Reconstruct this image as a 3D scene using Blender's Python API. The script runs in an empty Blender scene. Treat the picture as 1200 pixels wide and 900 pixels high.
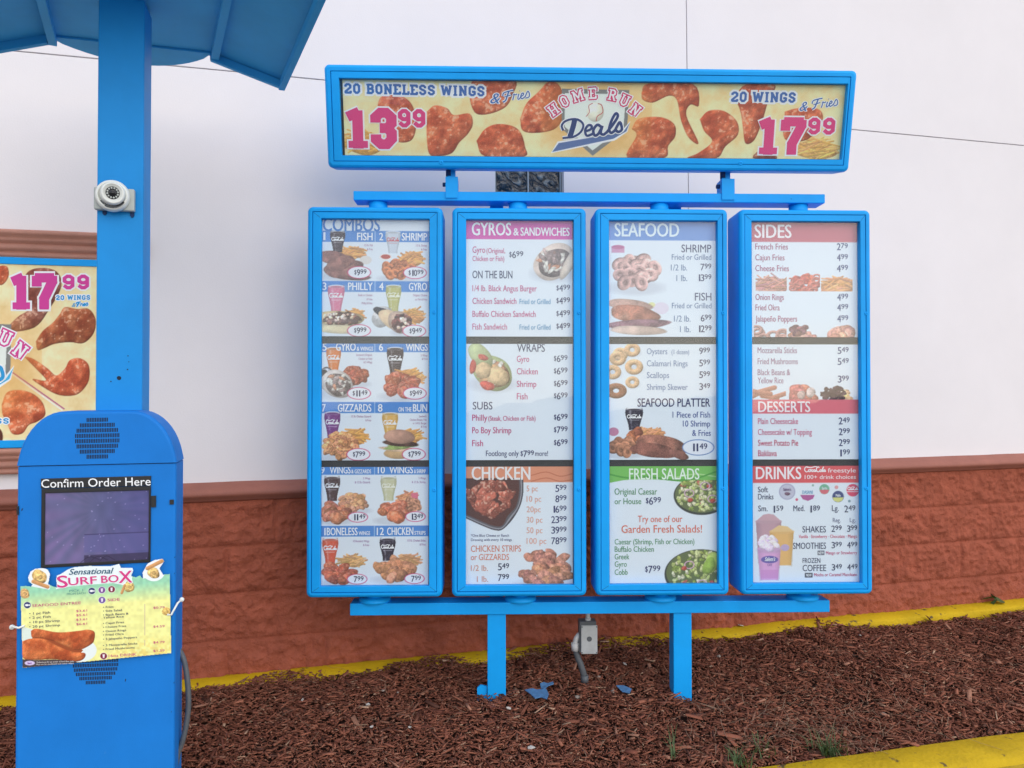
import bpy, bmesh, math, random
import numpy as np
from mathutils import Matrix, Vector

R = math.radians
random.seed(7)
RS = np.random.RandomState(11)
scene = bpy.context.scene
COL = scene.collection

# ------------------------------------------------------------------ camera, sky, sun, exposure
FPX, CX, CY = 900.0, 600.0, 450.0            # focal length in pixels of the 1200x900 photograph
CAM_H, PITCH = 1.35, R(0.8)
cam = bpy.data.cameras.new("camera")
cam_ob = bpy.data.objects.new("camera", cam)
COL.objects.link(cam_ob)
cam.sensor_width = 36.0
cam.lens = 36.0 * FPX / 1200.0
cam.clip_start, cam.clip_end = 0.05, 2000.0
cam_ob.location = (0, 0, CAM_H)
cam_ob.rotation_euler = (R(90) + PITCH, 0, 0)
scene.camera = cam_ob

SUN_EL, SUN_AZ = 32.0, 148.0     # high and veiled, behind the photographer
world = bpy.data.worlds.new("World")
scene.world = world
world.use_nodes = True
wn = world.node_tree.nodes
sky = wn.new("ShaderNodeTexSky")
sky.sky_type = 'NISHITA'
sky.sun_disc = False
sky.sun_elevation = R(SUN_EL)
sky.sun_rotation = R(SUN_AZ)
sky.air_density, sky.dust_density, sky.ozone_density = 1.0, 1.5, 2.0
bg = wn["Background"]
bg.inputs[1].default_value = 0.075
world.node_tree.links.new(sky.outputs[0], bg.inputs[0])

sun = bpy.data.lights.new("sun", 'SUN')
sun.energy, sun.angle, sun.color = 1.5, R(136), (1.0, 0.985, 0.985)
sun_ob = bpy.data.objects.new("sun", sun)
COL.objects.link(sun_ob)
sd = Vector((math.sin(R(SUN_AZ)) * math.cos(R(SUN_EL)), math.cos(R(SUN_AZ)) * math.cos(R(SUN_EL)), math.sin(R(SUN_EL))))
sun_ob.rotation_euler = sd.to_track_quat('Z', 'Y').to_euler()
sun_ob.location = (2, -6, 12)

scene.view_settings.view_transform = 'Standard'
scene.view_settings.look = 'None'
scene.view_settings.gamma = 1.0
scene.view_settings.exposure = 0.82
scene.cycles.max_bounces = 6
scene.cycles.transparent_max_bounces = 8

# ------------------------------------------------------------------ helpers
def lin(c):
    c = np.asarray(c, float) / 255.0
    return np.where(c <= 0.04045, c / 12.92, ((c + 0.055) / 1.055) ** 2.4)

def ray(px, py):
    px = np.asarray(px, float); py = np.asarray(py, float)
    u, v = (px - CX) / FPX, (CY - py) / FPX
    return u, math.cos(PITCH) - math.sin(PITCH) * v, math.sin(PITCH) + math.cos(PITCH) * v

def ground_at(px, py, z):
    x, y, w = ray(px, py)
    t = (z - CAM_H) / w
    return float(x * t), float(y * t), z

def frame(x, y, z, yaw, roll=0.0, tilt=0.0):
    return Matrix.Translation((x, y, z)) @ Matrix.Rotation(R(yaw), 4, 'Z') @ Matrix.Rotation(R(roll), 4, 'Y') @ Matrix.Rotation(R(tilt), 4, 'X')

def hit(M, px, py, c=0.0):
    """where the line of sight through a photo pixel meets the plane local y=c of frame M -> local x, z"""
    Mi = np.array(M.inverted())
    x, y, w = ray(px, py)
    o = Mi @ np.array([0, 0, CAM_H, 1.0])
    dx = Mi[0, 0] * x + Mi[0, 1] * y + Mi[0, 2] * w
    dy = Mi[1, 0] * x + Mi[1, 1] * y + Mi[1, 2] * w
    dz = Mi[2, 0] * x + Mi[2, 1] * y + Mi[2, 2] * w
    t = (c - o[1]) / dy
    return o[0] + dx * t, o[2] + dz * t

def hx(M, px, py, c=0.0): return float(hit(M, px, py, c)[0])
def hz(M, px, py, c=0.0): return float(hit(M, px, py, c)[1])

def tag(o, label=None, cat=None, group=None, kind=None):
    if label: o["label"] = label
    if cat: o["category"] = cat
    if group: o["group"] = group
    if kind: o["kind"] = kind
    return o

def thing(name, M, label, cat, group=None):
    o = bpy.data.objects.new(name, None)
    o.empty_display_size = 0.1
    COL.objects.link(o)
    o.matrix_world = M
    return tag(o, label, cat, group)

def link(name, me, mats, parent=None, M=None):
    o = bpy.data.objects.new(name, me)
    COL.objects.link(o)
    for m in (mats if isinstance(mats, (list, tuple)) else [mats]):
        me.materials.append(m)
    if parent is not None: o.parent = parent
    if M is not None: o.matrix_local = M
    return o

class MB:
    """collects simple solids into one mesh"""
    def __init__(s): s.bm = bmesh.new()
    def box(s, x0, x1, y0, y1, z0, z1, bev=0.0, mi=0, M=None):
        r = bmesh.ops.create_cube(s.bm, size=1.0)
        vs = r['verts']
        for v in vs:
            v.co = Vector(((x0 + x1) / 2 + v.co.x * (x1 - x0), (y0 + y1) / 2 + v.co.y * (y1 - y0), (z0 + z1) / 2 + v.co.z * (z1 - z0)))
        fs = {f for v in vs for f in v.link_faces}
        for f in fs: f.material_index = mi
        if bev > 0:
            es = list({e for v in vs for e in v.link_edges})
            rb = bmesh.ops.bevel(s.bm, geom=es, offset=bev, segments=2, profile=0.5, affect='EDGES')
            vs = list({v for f in rb['faces'] for v in f.verts} | {v for v in vs if v.is_valid})
        if M is not None:
            bmesh.ops.transform(s.bm, matrix=M, verts=[v for v in vs if v.is_valid])
        return s
    def quad(s, pts, mi=0):
        f = s.bm.faces.new([s.bm.verts.new(p) for p in pts]); f.material_index = mi
        return s
    def cyl(s, p0, p1, r0, r1=None, n=20, mi=0, cap=True):
        r1 = r0 if r1 is None else r1
        p0, p1 = Vector(p0), Vector(p1)
        q = (p1 - p0).to_track_quat('Z', 'Y')
        a, b = [], []
        for i in range(n):
            t = 2 * math.pi * i / n
            d = q @ Vector((math.cos(t), math.sin(t), 0))
            a.append(s.bm.verts.new(p0 + d * r0)); b.append(s.bm.verts.new(p1 + d * r1))
        for i in range(n):
            f = s.bm.faces.new((a[i], a[(i + 1) % n], b[(i + 1) % n], b[i])); f.smooth = True; f.material_index = mi
        if cap:
            f = s.bm.faces.new(a[::-1]); f.material_index = mi
            f = s.bm.faces.new(b); f.material_index = mi
        return s
    def lathe(s, prof, o=(0, 0, 0), axis=(0, -1, 0), n=32, mi=0):
        """prof: list of (radius, distance along axis)"""
        q = Vector(axis).to_track_quat('Z', 'Y'); o = Vector(o); rings = []
        for r, h in prof:
            rings.append([s.bm.verts.new(o + q @ Vector((max(r, 1e-5) * math.cos(2 * math.pi * i / n), max(r, 1e-5) * math.sin(2 * math.pi * i / n), h))) for i in range(n)])
        for a, b in zip(rings, rings[1:]):
            for i in range(n):
                f = s.bm.faces.new((a[i], a[(i + 1) % n], b[(i + 1) % n], b[i])); f.smooth = True; f.material_index = mi
        return s
    def tube(s, pts, r, n=12, mi=0):
        pts = [Vector(p) for p in pts]; rings = []
        for k, p in enumerate(pts):
            d = (pts[min(k + 1, len(pts) - 1)] - pts[max(k - 1, 0)]).normalized()
            q = d.to_track_quat('Z', 'Y')
            rr = r[k] if isinstance(r, (list, tuple)) else r
            rings.append([s.bm.verts.new(p + q @ Vector((rr * math.cos(2 * math.pi * i / n), rr * math.sin(2 * math.pi * i / n), 0))) for i in range(n)])
        for a, b in zip(rings, rings[1:]):
            # keep ring order aligned
            off = min(range(n), key=lambda o: sum((a[i].co - b[(i + o) % n].co).length_squared for i in range(0, n, 3)))
            for i in range(n):
                f = s.bm.faces.new((a[i], a[(i + 1) % n], b[(i + 1 + off) % n], b[(i + off) % n])); f.smooth = True; f.material_index = mi
        f = s.bm.faces.new(rings[0][::-1]); f.material_index = mi
        f = s.bm.faces.new(rings[-1]); f.material_index = mi
        return s
    def prism(s, pts, y0, y1, mi=0):
        """outline pts (x,z) extruded from y0 to y1"""
        a = [s.bm.verts.new((x, y0, z)) for x, z in pts]; b = [s.bm.verts.new((x, y1, z)) for x, z in pts]
        n = len(pts)
        for i in range(n):
            f = s.bm.faces.new((a[i], a[(i + 1) % n], b[(i + 1) % n], b[i])); f.material_index = mi
        f = s.bm.faces.new(a[::-1]); f.material_index = mi
        f = s.bm.faces.new(b); f.material_index = mi
        return s
    def loft(s, levels, n=6, close=False, cap0=False, cap1=False, mi=0):
        """levels: (y, x0, x1, z0, z1, r) rounded rectangles, bridged one to the next"""
        rings = []
        for (y, x0, x1, z0, z1, r) in levels:
            ring = []
            for (cx, cz, a0) in ((x1 - r, z1 - r, 0), (x0 + r, z1 - r, 90), (x0 + r, z0 + r, 180), (x1 - r, z0 + r, 270)):
                for k in range(n + 1):
                    a = R(a0 + 90.0 * k / n)
                    ring.append(s.bm.verts.new((cx + r * math.cos(a), y, cz + r * math.sin(a))))
            rings.append(ring)
        m = len(rings[0])
        pairs = list(zip(rings, rings[1:])) + ([(rings[-1], rings[0])] if close else [])
        for a, b in pairs:
            for i in range(m):
                f = s.bm.faces.new((a[i], a[(i + 1) % m], b[(i + 1) % m], b[i])); f.material_index = mi
        if cap0: s.bm.faces.new(rings[0][::-1]).material_index = mi
        if cap1: s.bm.faces.new(rings[-1]).material_index = mi
        return s
    def mesh(s, name):
        bmesh.ops.recalc_face_normals(s.bm, faces=s.bm.faces[:])
        me = bpy.data.meshes.new(name)
        s.bm.to_mesh(me); s.bm.free()
        return me
    def build(s, name, mats, parent=None, M=None): return link(name, s.mesh(name), mats, parent, M)

def np_mesh(name, verts, quads=None, tris=None, cols=None, smooth=False):
    me = bpy.data.meshes.new(name)
    quads = np.zeros((0, 4), int) if quads is None else np.asarray(quads, int)
    tris = np.zeros((0, 3), int) if tris is None else np.asarray(tris, int)
    nv, nq, nt = len(verts), len(quads), len(tris)
    me.vertices.add(nv); me.vertices.foreach_set("co", np.asarray(verts, np.float32).ravel())
    me.loops.add(nq * 4 + nt * 3)
    me.loops.foreach_set("vertex_index", np.concatenate([quads.ravel(), tris.ravel()]).astype(np.int32))
    me.polygons.add(nq + nt)
    me.polygons.foreach_set("loop_start", np.concatenate([np.arange(nq) * 4, nq * 4 + np.arange(nt) * 3]).astype(np.int32))
    if smooth: me.polygons.foreach_set("use_smooth", np.ones(nq + nt, bool))
    me.update(calc_edges=True)
    if cols is not None:
        at = me.color_attributes.new("Col", 'FLOAT_COLOR', 'POINT')
        c = np.ones((nv, 4), np.float32); c[:, :3] = cols
        at.data.foreach_set("color", c.ravel())
    me.validate()
    return me

# ------------------------------------------------------------------ materials
MATS = {}
def mat(name, col, rough=0.5, var=0.0, vscale=8.0, bump=0.0, bscale=200.0, spec=0.5, metal=0.0, attr=False, coat=0.0, spots=None):
    """principled paint: colour varied by soft noise, fine bump, optional sparse marks (colour, scale, threshold)"""
    m = bpy.data.materials.new(name); m.use_nodes = True
    nt = m.node_tree; N, L = nt.nodes, nt.links
    p = N["Principled BSDF"]
    p.inputs["Roughness"].default_value = rough
    p.inputs["Metallic"].default_value = metal
    p.inputs["Specular IOR Level"].default_value = spec
    p.inputs["Coat Weight"].default_value = coat
    tc = N.new("ShaderNodeTexCoord")
    src = None
    if attr:
        a = N.new("ShaderNodeAttribute"); a.attribute_name = "Col"; src = a.outputs["Color"]
    else:
        rgb = N.new("ShaderNodeRGB"); rgb.outputs[0].default_value = (*col, 1); src = rgb.outputs[0]
    if var > 0:
        nz = N.new("ShaderNodeTexNoise"); nz.inputs["Scale"].default_value = vscale; nz.inputs["Detail"].default_value = 8
        nz.inputs["Roughness"].default_value = 0.65
        L.new(tc.outputs["Object"], nz.inputs["Vector"])
        mr = N.new("ShaderNodeMapRange"); mr.inputs[1].default_value = 0.3; mr.inputs[2].default_value = 0.7
        mr.inputs[3].default_value = 1 - var; mr.inputs[4].default_value = 1 + var
        L.new(nz.outputs[0], mr.inputs[0])
        mx = N.new("ShaderNodeVectorMath"); mx.operation = 'SCALE'
        L.new(src, mx.inputs[0]); L.new(mr.outputs[0], mx.inputs["Scale"]); src = mx.outputs[0]
    if spots:
        scol, ss, th = spots
        n2 = N.new("ShaderNodeTexNoise"); n2.inputs["Scale"].default_value = ss; n2.inputs["Detail"].default_value = 6
        L.new(tc.outputs["Object"], n2.inputs["Vector"])
        r2 = N.new("ShaderNodeMapRange"); r2.inputs[1].default_value = th; r2.inputs[2].default_value = th + 0.05
        L.new(n2.outputs[0], r2.inputs[0])
        mm = N.new("ShaderNodeMix"); mm.data_type = 'RGBA'
        L.new(r2.outputs[0], mm.inputs[0]); L.new(src, mm.inputs[6]); mm.inputs[7].default_value = (*scol, 1); src = mm.outputs[2]
    L.new(src, p.inputs["Base Color"])
    if bump > 0:
        nb = N.new("ShaderNodeTexNoise"); nb.inputs["Scale"].default_value = bscale; nb.inputs["Detail"].default_value = 5
        L.new(tc.outputs["Object"], nb.inputs["Vector"])
        b = N.new("ShaderNodeBump"); b.inputs["Strength"].default_value = bump; b.inputs["Distance"].default_value = 0.01
        L.new(nb.outputs[0], b.inputs["Height"]); L.new(b.outputs[0], p.inputs["Normal"])
    MATS[name] = m
    return m

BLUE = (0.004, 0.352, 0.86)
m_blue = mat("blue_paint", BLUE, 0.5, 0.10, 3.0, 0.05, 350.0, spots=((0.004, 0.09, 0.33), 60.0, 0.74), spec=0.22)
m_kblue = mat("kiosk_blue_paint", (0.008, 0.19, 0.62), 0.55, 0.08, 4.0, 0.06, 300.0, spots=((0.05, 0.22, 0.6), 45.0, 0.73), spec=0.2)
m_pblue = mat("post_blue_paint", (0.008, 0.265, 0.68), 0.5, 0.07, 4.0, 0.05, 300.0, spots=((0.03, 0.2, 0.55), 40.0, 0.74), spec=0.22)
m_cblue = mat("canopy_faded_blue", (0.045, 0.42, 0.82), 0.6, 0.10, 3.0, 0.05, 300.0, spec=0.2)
m_groove = mat("groove_dark_blue", (0.002, 0.03, 0.12), 0.7)
m_black = mat("black_interior", (0.03, 0.03, 0.03), 0.6, 0.2, 20)
m_bezel = mat("black_plastic", (0.015, 0.015, 0.017), 0.35)
m_slot = mat("dark_slot", (0.006, 0.012, 0.03), 0.8)
m_stucco = mat("white_stucco", (0.79, 0.75, 0.755), 0.85, 0.028, 1.6, 0.07, 150.0)
m_block = mat("terracotta_block", (0.35, 0.099, 0.058), 0.95, 0.2, 7.0, 0.8, 95.0, spec=0.15)
m_ledge = mat("terracotta_ledge", (0.33, 0.118, 0.082), 0.7, 0.12, 7.0, 0.15, 150.0)
m_trim = mat("brown_moulding", (0.47, 0.22, 0.16), 0.65, 0.12, 10.0, 0.15, 160.0)
m_yellow = mat("yellow_kerb_paint", (0.56, 0.365, 0.008), 0.7, 0.16, 5.0, 0.5, 60.0, spots=((0.13, 0.09, 0.035), 17.0, 0.635), spec=0.2)
m_yworn = mat("worn_yellow_paint", (0.42, 0.28, 0.02), 0.8, 0.35, 9.0, 0.7, 50.0, spots=((0.16, 0.10, 0.05), 9.0, 0.54), spec=0.2)
m_white = mat("white_lettering", (0.85, 0.85, 0.86), 0.5)
m_print = mat("printed_sheet", (1, 1, 1), 0.55, attr=True, spec=0.3)
m_lcd = mat("screen_picture_reflection", (1, 1, 1), 0.12, attr=True, spec=0.6)
m_grey = mat("grey_metal_box", (0.46, 0.48, 0.48), 0.5, 0.12, 20.0, 0.05, 200, metal=0.2)
m_conduit = mat("grey_conduit", (0.09, 0.10, 0.11), 0.5, 0.15, 30.0)
m_pvc = mat("pale_pvc", (0.55, 0.55, 0.54), 0.5, 0.15, 30.0)
m_camwhite = mat("cream_plastic", (0.80, 0.82, 0.77), 0.35, 0.04, 20)
m_camgrey = mat("grey_plastic", (0.45, 0.48, 0.45), 0.5, 0.06, 20)
m_lens = mat("lens_black", (0.01, 0.01, 0.012), 0.1)
m_chip = mat("mulch_chips", (1, 1, 1), 0.85, attr=True, spec=0.2)
m_soil = mat("soil", (0.030, 0.014, 0.010), 0.95, 0.3, 25.0, 0.6, 80.0, spec=0.1)
m_asphalt = mat("lane_concrete", (0.29, 0.28, 0.265), 0.9, 0.2, 6.0, 0.4, 200.0)
m_grass = mat("grass_blades", (0.06, 0.10, 0.025), 0.6, 0.3, 30.0)
m_straw = mat("dry_straw", (0.26, 0.16, 0.10), 0.8, 0.3, 30.0)
m_paper = mat("white_scrap", (0.48, 0.45, 0.41), 0.8, 0.15, 60.0)
m_stone = mat("pale_pebble", (0.30, 0.25, 0.21), 0.8, 0.2, 60.0)
m_bluescrap = mat("blue_scrap", (0.09, 0.24, 0.46), 0.5, 0.3, 50.0)
m_roof = mat("roof_membrane", (0.3, 0.3, 0.3), 0.9, 0.1, 4)

def glass_mat(name, tint=(1, 1, 1), ior=1.5):
    m = bpy.data.materials.new(name); m.use_nodes = True
    N, L = m.node_tree.nodes, m.node_tree.links
    N.remove(N["Principled BSDF"])
    out = N["Material Output"]
    tr = N.new("ShaderNodeBsdfTransparent"); tr.inputs[0].default_value = (*tint, 1)
    gl = N.new("ShaderNodeBsdfGlossy"); gl.inputs["Roughness"].default_value = 0.02
    # Schlick reflectance from both sides of the pane
    ge = N.new("ShaderNodeNewGeometry")
    def mth(op, a, b=None):
        q = N.new("ShaderNodeMath"); q.operation = op
        for i, v in enumerate((a, b)):
            if v is None: continue
            if isinstance(v, (int, float)): q.inputs[i].default_value = v
            else: L.new(v, q.inputs[i])
        return q.outputs[0]
    dt = N.new("ShaderNodeVectorMath"); dt.operation = 'DOT_PRODUCT'
    L.new(ge.outputs["Normal"], dt.inputs[0]); L.new(ge.outputs["Incoming"], dt.inputs[1])
    f5 = mth('POWER', mth('SUBTRACT', 1.0, mth('ABSOLUTE', dt.outputs["Value"])), 5.0)
    frs = mth('ADD', mth('MULTIPLY', f5, 0.96), 0.038)
    # slightly wavy acrylic sheet
    tc = N.new("ShaderNodeTexCoord"); nz = N.new("ShaderNodeTexNoise"); nz.inputs["Scale"].default_value = 3.0
    b = N.new("ShaderNodeBump"); b.inputs["Strength"].default_value = 0.25; b.inputs["Distance"].default_value = 0.02
    L.new(tc.outputs["Object"], nz.inputs[0]); L.new(nz.outputs[0], b.inputs["Height"]); L.new(b.outputs[0], gl.inputs["Normal"])
    mx = N.new("ShaderNodeMixShader")
    L.new(frs, mx.inputs[0]); L.new(tr.outputs[0], mx.inputs[1]); L.new(gl.outputs[0], mx.inputs[2]); # pale diffuse veil over the pane: painted haze imitating glare
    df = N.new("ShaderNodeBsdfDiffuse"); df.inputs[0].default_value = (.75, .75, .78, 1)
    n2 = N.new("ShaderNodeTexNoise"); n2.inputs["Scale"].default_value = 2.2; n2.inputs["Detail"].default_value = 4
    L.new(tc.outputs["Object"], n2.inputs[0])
    haze_amt = mth('MULTIPLY', mth('SUBTRACT', n2.outputs[0], 0.30), 0.03)
    m2 = N.new("ShaderNodeMixShader"); L.new(haze_amt, m2.inputs[0]); L.new(mx.outputs[0], m2.inputs[1]); L.new(df.outputs[0], m2.inputs[2])
    L.new(m2.outputs[0], out.inputs[0])
    return m
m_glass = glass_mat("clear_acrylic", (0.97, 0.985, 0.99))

def block_glass():
    m = bpy.data.materials.new("wavy_glass_block"); m.use_nodes = True
    N, L = m.node_tree.nodes, m.node_tree.links
    p = N["Principled BSDF"]
    tc = N.new("ShaderNodeTexCoord")
    nz = N.new("ShaderNodeTexNoise"); nz.inputs["Scale"].default_value = 13; nz.inputs["Detail"].default_value = 3; nz.inputs["Distortion"].default_value = 2.5
    L.new(tc.outputs["Object"], nz.inputs["Vector"])
    cr = N.new("ShaderNodeValToRGB")
    cr.color_ramp.elements[0].position = 0.46; cr.color_ramp.elements[0].color = (0.010, 0.014, 0.020, 1)
    cr.color_ramp.elements[1].position = 0.74; cr.color_ramp.elements[1].color = (0.20, 0.24, 0.26, 1)
    L.new(nz.outputs[0], cr.inputs[0]); L.new(cr.outputs[0], p.inputs["Base Color"])
    b = N.new("ShaderNodeBump"); b.inputs["Strength"].default_value = 0.8; b.inputs["Distance"].default_value = 0.02
    L.new(nz.outputs[0], b.inputs["Height"]); L.new(b.outputs[0], p.inputs["Normal"])
    p.inputs["Roughness"].default_value = 0.12
    return m
m_gblock = block_glass()
m_mortar = mat("block_mortar", (0.30, 0.34, 0.36), 0.7, 0.1, 20)

# ------------------------------------------------------------------ lettering (built-in font turned into flat meshes)
TXT = {}            # (string, bold) -> (verts2d, tris, x0, x1)
WANT = set()
def gather_text():
    tmp = []
    for key in sorted(WANT | {("H", 0.0)}):
        s, bold = key
        cu = bpy.data.curves.new("t", 'FONT'); cu.body = s; cu.resolution_u = 3; cu.offset = bold; cu.fill_mode = 'FRONT'
        ob = bpy.data.objects.new("t", cu); COL.objects.link(ob); tmp.append((key, ob, cu))
    bpy.context.view_layer.update()
    dg = bpy.context.evaluated_depsgraph_get()
    for key, ob, cu in tmp:
        ev = ob.evaluated_get(dg); me = ev.to_mesh()
        n = len(me.vertices); v = np.zeros(n * 3); me.vertices.foreach_get("co", v); v = v.reshape(-1, 3)[:, :2]
        me.calc_loop_triangles(); k = len(me.loop_triangles); t = np.zeros(k * 3, int)
        me.loop_triangles.foreach_get("vertices", t)
        TXT[key] = (v, t.reshape(-1, 3), v[:, 0].min() if n else 0, v[:, 0].max() if n else 0)
        ev.to_mesh_clear()
    for key, ob, cu in tmp:
        bpy.data.objects.remove(ob); bpy.data.curves.remove(cu)

# block letters with slab serifs, drawn as polylines in a unit-high box: width, [polylines]
ZER = [(.14, .26), (.14, .74), (.28, .89), (.42, .89), (.56, .74), (.56, .26), (.42, .11), (.28, .11), (.14, .26)]
SLAB = {
 '0': (.7, [ZER]), 'O': (.7, [ZER]),
 '1': (.6, [[(.32, .05), (.32, .89)], [(.1, .8), (.32, .89)], [(.06, .1), (.58, .1)]]),
 '2': (.7, [[(.14, .70), (.14, .78), (.27, .89), (.43, .89), (.56, .78), (.56, .6), (.14, .22), (.14, .11), (.58, .11), (.58, .24)]]),
 '3': (.7, [[(.14, .70), (.14, .78), (.27, .89), (.43, .89), (.56, .78), (.56, .62), (.45, .51), (.3, .51)], [(.45, .51), (.56, .4), (.56, .24), (.43, .11), (.27, .11), (.14, .22), (.14, .30)]]),
 '7': (.7, [[(.12, .70), (.12, .89), (.58, .89), (.58, .78), (.34, .3), (.34, .08)], [(.2, .09), (.48, .09)]]),
 '9': (.7, [[(.56, .55), (.42, .45), (.28, .45), (.14, .56), (.14, .76), (.28, .89), (.42, .89), (.56, .76), (.56, .24), (.42, .11), (.28, .11), (.14, .24)]]),
 'B': (.72, [[(.2, .11), (.2, .89), (.45, .89), (.57, .78), (.57, .62), (.46, .51), (.2, .51)], [(.46, .51), (.6, .4), (.6, .23), (.47, .11), (.2, .11)], [(.04, .1), (.2, .1)], [(.04, .9), (.2, .9)]]),
 'N': (.78, [[(.17, .1), (.17, .9)], [(.17, .88), (.6, .1)], [(.6, .1), (.6, .9)], [(.03, .09), (.31, .09)], [(.03, .91), (.2, .91)], [(.46, .91), (.74, .91)]]),
 'E': (.7, [[(.2, .1), (.2, .9)], [(.04, .9), (.6, .9), (.6, .74)], [(.04, .1), (.6, .1), (.6, .27)], [(.2, .5), (.42, .5)]]),
 'L': (.66, [[(.2, .1), (.2, .9)], [(.05, .1), (.58, .1), (.58, .3)], [(.05, .91), (.36, .91)]]),
 'S': (.7, [[(.56, .70), (.56, .78), (.43, .89), (.27, .89), (.14, .78), (.14, .64), (.27, .53), (.43, .48), (.56, .38), (.56, .23), (.43, .11), (.27, .11), (.14, .22), (.14, .30)]]),
 'W': (1.0, [[(.14, .9), (.29, .1)], [(.29, .1), (.5, .82)], [(.5, .82), (.71, .1)], [(.71, .1), (.86, .9)], [(.01, .91), (.28, .91)], [(.72, .91), (.99, .91)]]),
 'I': (.46, [[(.23, .1), (.23, .9)], [(.06, .91), (.4, .91)], [(.06, .09), (.4, .09)]]),
 'G': (.72, [[(.58, .70), (.58, .78), (.44, .89), (.28, .89), (.14, .76), (.14, .24), (.28, .11), (.44, .11), (.58, .22), (.58, .43), (.38, .43)]]),
 'H': (.78, [[(.17, .1), (.17, .9)], [(.6, .1), (.6, .9)], [(.17, .5), (.6, .5)], [(.03, .09), (.31, .09)], [(.03, .91), (.31, .91)], [(.46, .09), (.74, .09)], [(.46, .91), (.74, .91)]]),
 'M': (.95, [[(.17, .1), (.17, .9)], [(.78, .1), (.78, .9)], [(.19, .88), (.475, .3), (.76, .88)], [(.03, .09), (.31, .09)], [(.03, .91), (.2, .91)], [(.64, .09), (.92, .09)], [(.75, .91), (.92, .91)]]),
 'R': (.76, [[(.2, .1), (.2, .9), (.45, .9), (.57, .79), (.57, .61), (.46, .5), (.2, .5)], [(.42, .5), (.6, .1)], [(.04, .09), (.34, .09)], [(.04, .91), (.2, .91)], [(.54, .09), (.72, .09)]]),
 'U': (.76, [[(.17, .9), (.17, .25), (.3, .11), (.46, .11), (.59, .25), (.59, .9)], [(.03, .91), (.31, .91)], [(.45, .91), (.73, .91)]]),
 ' ': (.35, []),
}
def catmull(pts, k=6):
    pts = [np.array(p, float) for p in pts]
    P = [2 * pts[0] - pts[1]] + pts + [2 * pts[-1] - pts[-2]]
    out = []
    for i in range(1, len(P) - 2):
        for j in range(k):
            t = j / k
            out.append(0.5 * ((2 * P[i]) + (-P[i - 1] + P[i + 1]) * t + (2 * P[i - 1] - 5 * P[i] + 4 * P[i + 1] - P[i + 2]) * t * t + (-P[i - 1] + 3 * P[i] - 3 * P[i + 1] + P[i + 2]) * t ** 3))
    out.append(pts[-1])
    return np.array(out)

# a flowing script word in a unit box (loops of the soft drink's lettering)
COLA = [[(.16, .78), (.10, .95), (.02, .70), (.02, .35), (.10, .12), (.20, .30)], [(.25, .5), (.19, .4), (.22, .15), (.29, .25), (.27, .5), (.33, .45)],
        [(.40, .5), (.34, .4), (.36, .15), (.43, .3)], [(.50, .5), (.43, .4), (.46, .15), (.52, .4), (.52, .15), (.56, .3)], [(.1, .95), (.3, .8), (.5, .98), (.62, .85)],
        [(.70, .78), (.64, .92), (.57, .65), (.57, .35), (.64, .12), (.73, .3)], [(.78, .5), (.73, .4), (.75, .15), (.81, .25), (.79, .5)], [(.84, .4), (.90, .95), (.85, .6), (.85, .15), (.9, .3)],
        [(.97, .5), (.90, .4), (.92, .15), (.98, .4), (.98, .15), (1.0, .25)]]

# ------------------------------------------------------------------ printed sheets: paint on a fine vertex grid, lettering as flat shapes
def vnoise(h, w, cell, seed):
    rs = np.random.RandomState(seed)
    gh, gw = int(h / cell) + 3, int(w / cell) + 3
    g = rs.rand(gh, gw)
    y = np.arange(h) / cell; x = np.arange(w) / cell
    yi, xi = y.astype(int), x.astype(int)
    fy, fx = (y - yi)[:, None], (x - xi)[None, :]
    fy = fy * fy * (3 - 2 * fy); fx = fx * fx * (3 - 2 * fx)
    a, b = g[yi][:, xi], g[yi][:, xi + 1]; c, d = g[yi + 1][:, xi], g[yi + 1][:, xi + 1]
    return (a * (1 - fx) + b * fx) * (1 - fy) + (c * (1 - fx) + d * fx) * fy

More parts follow.
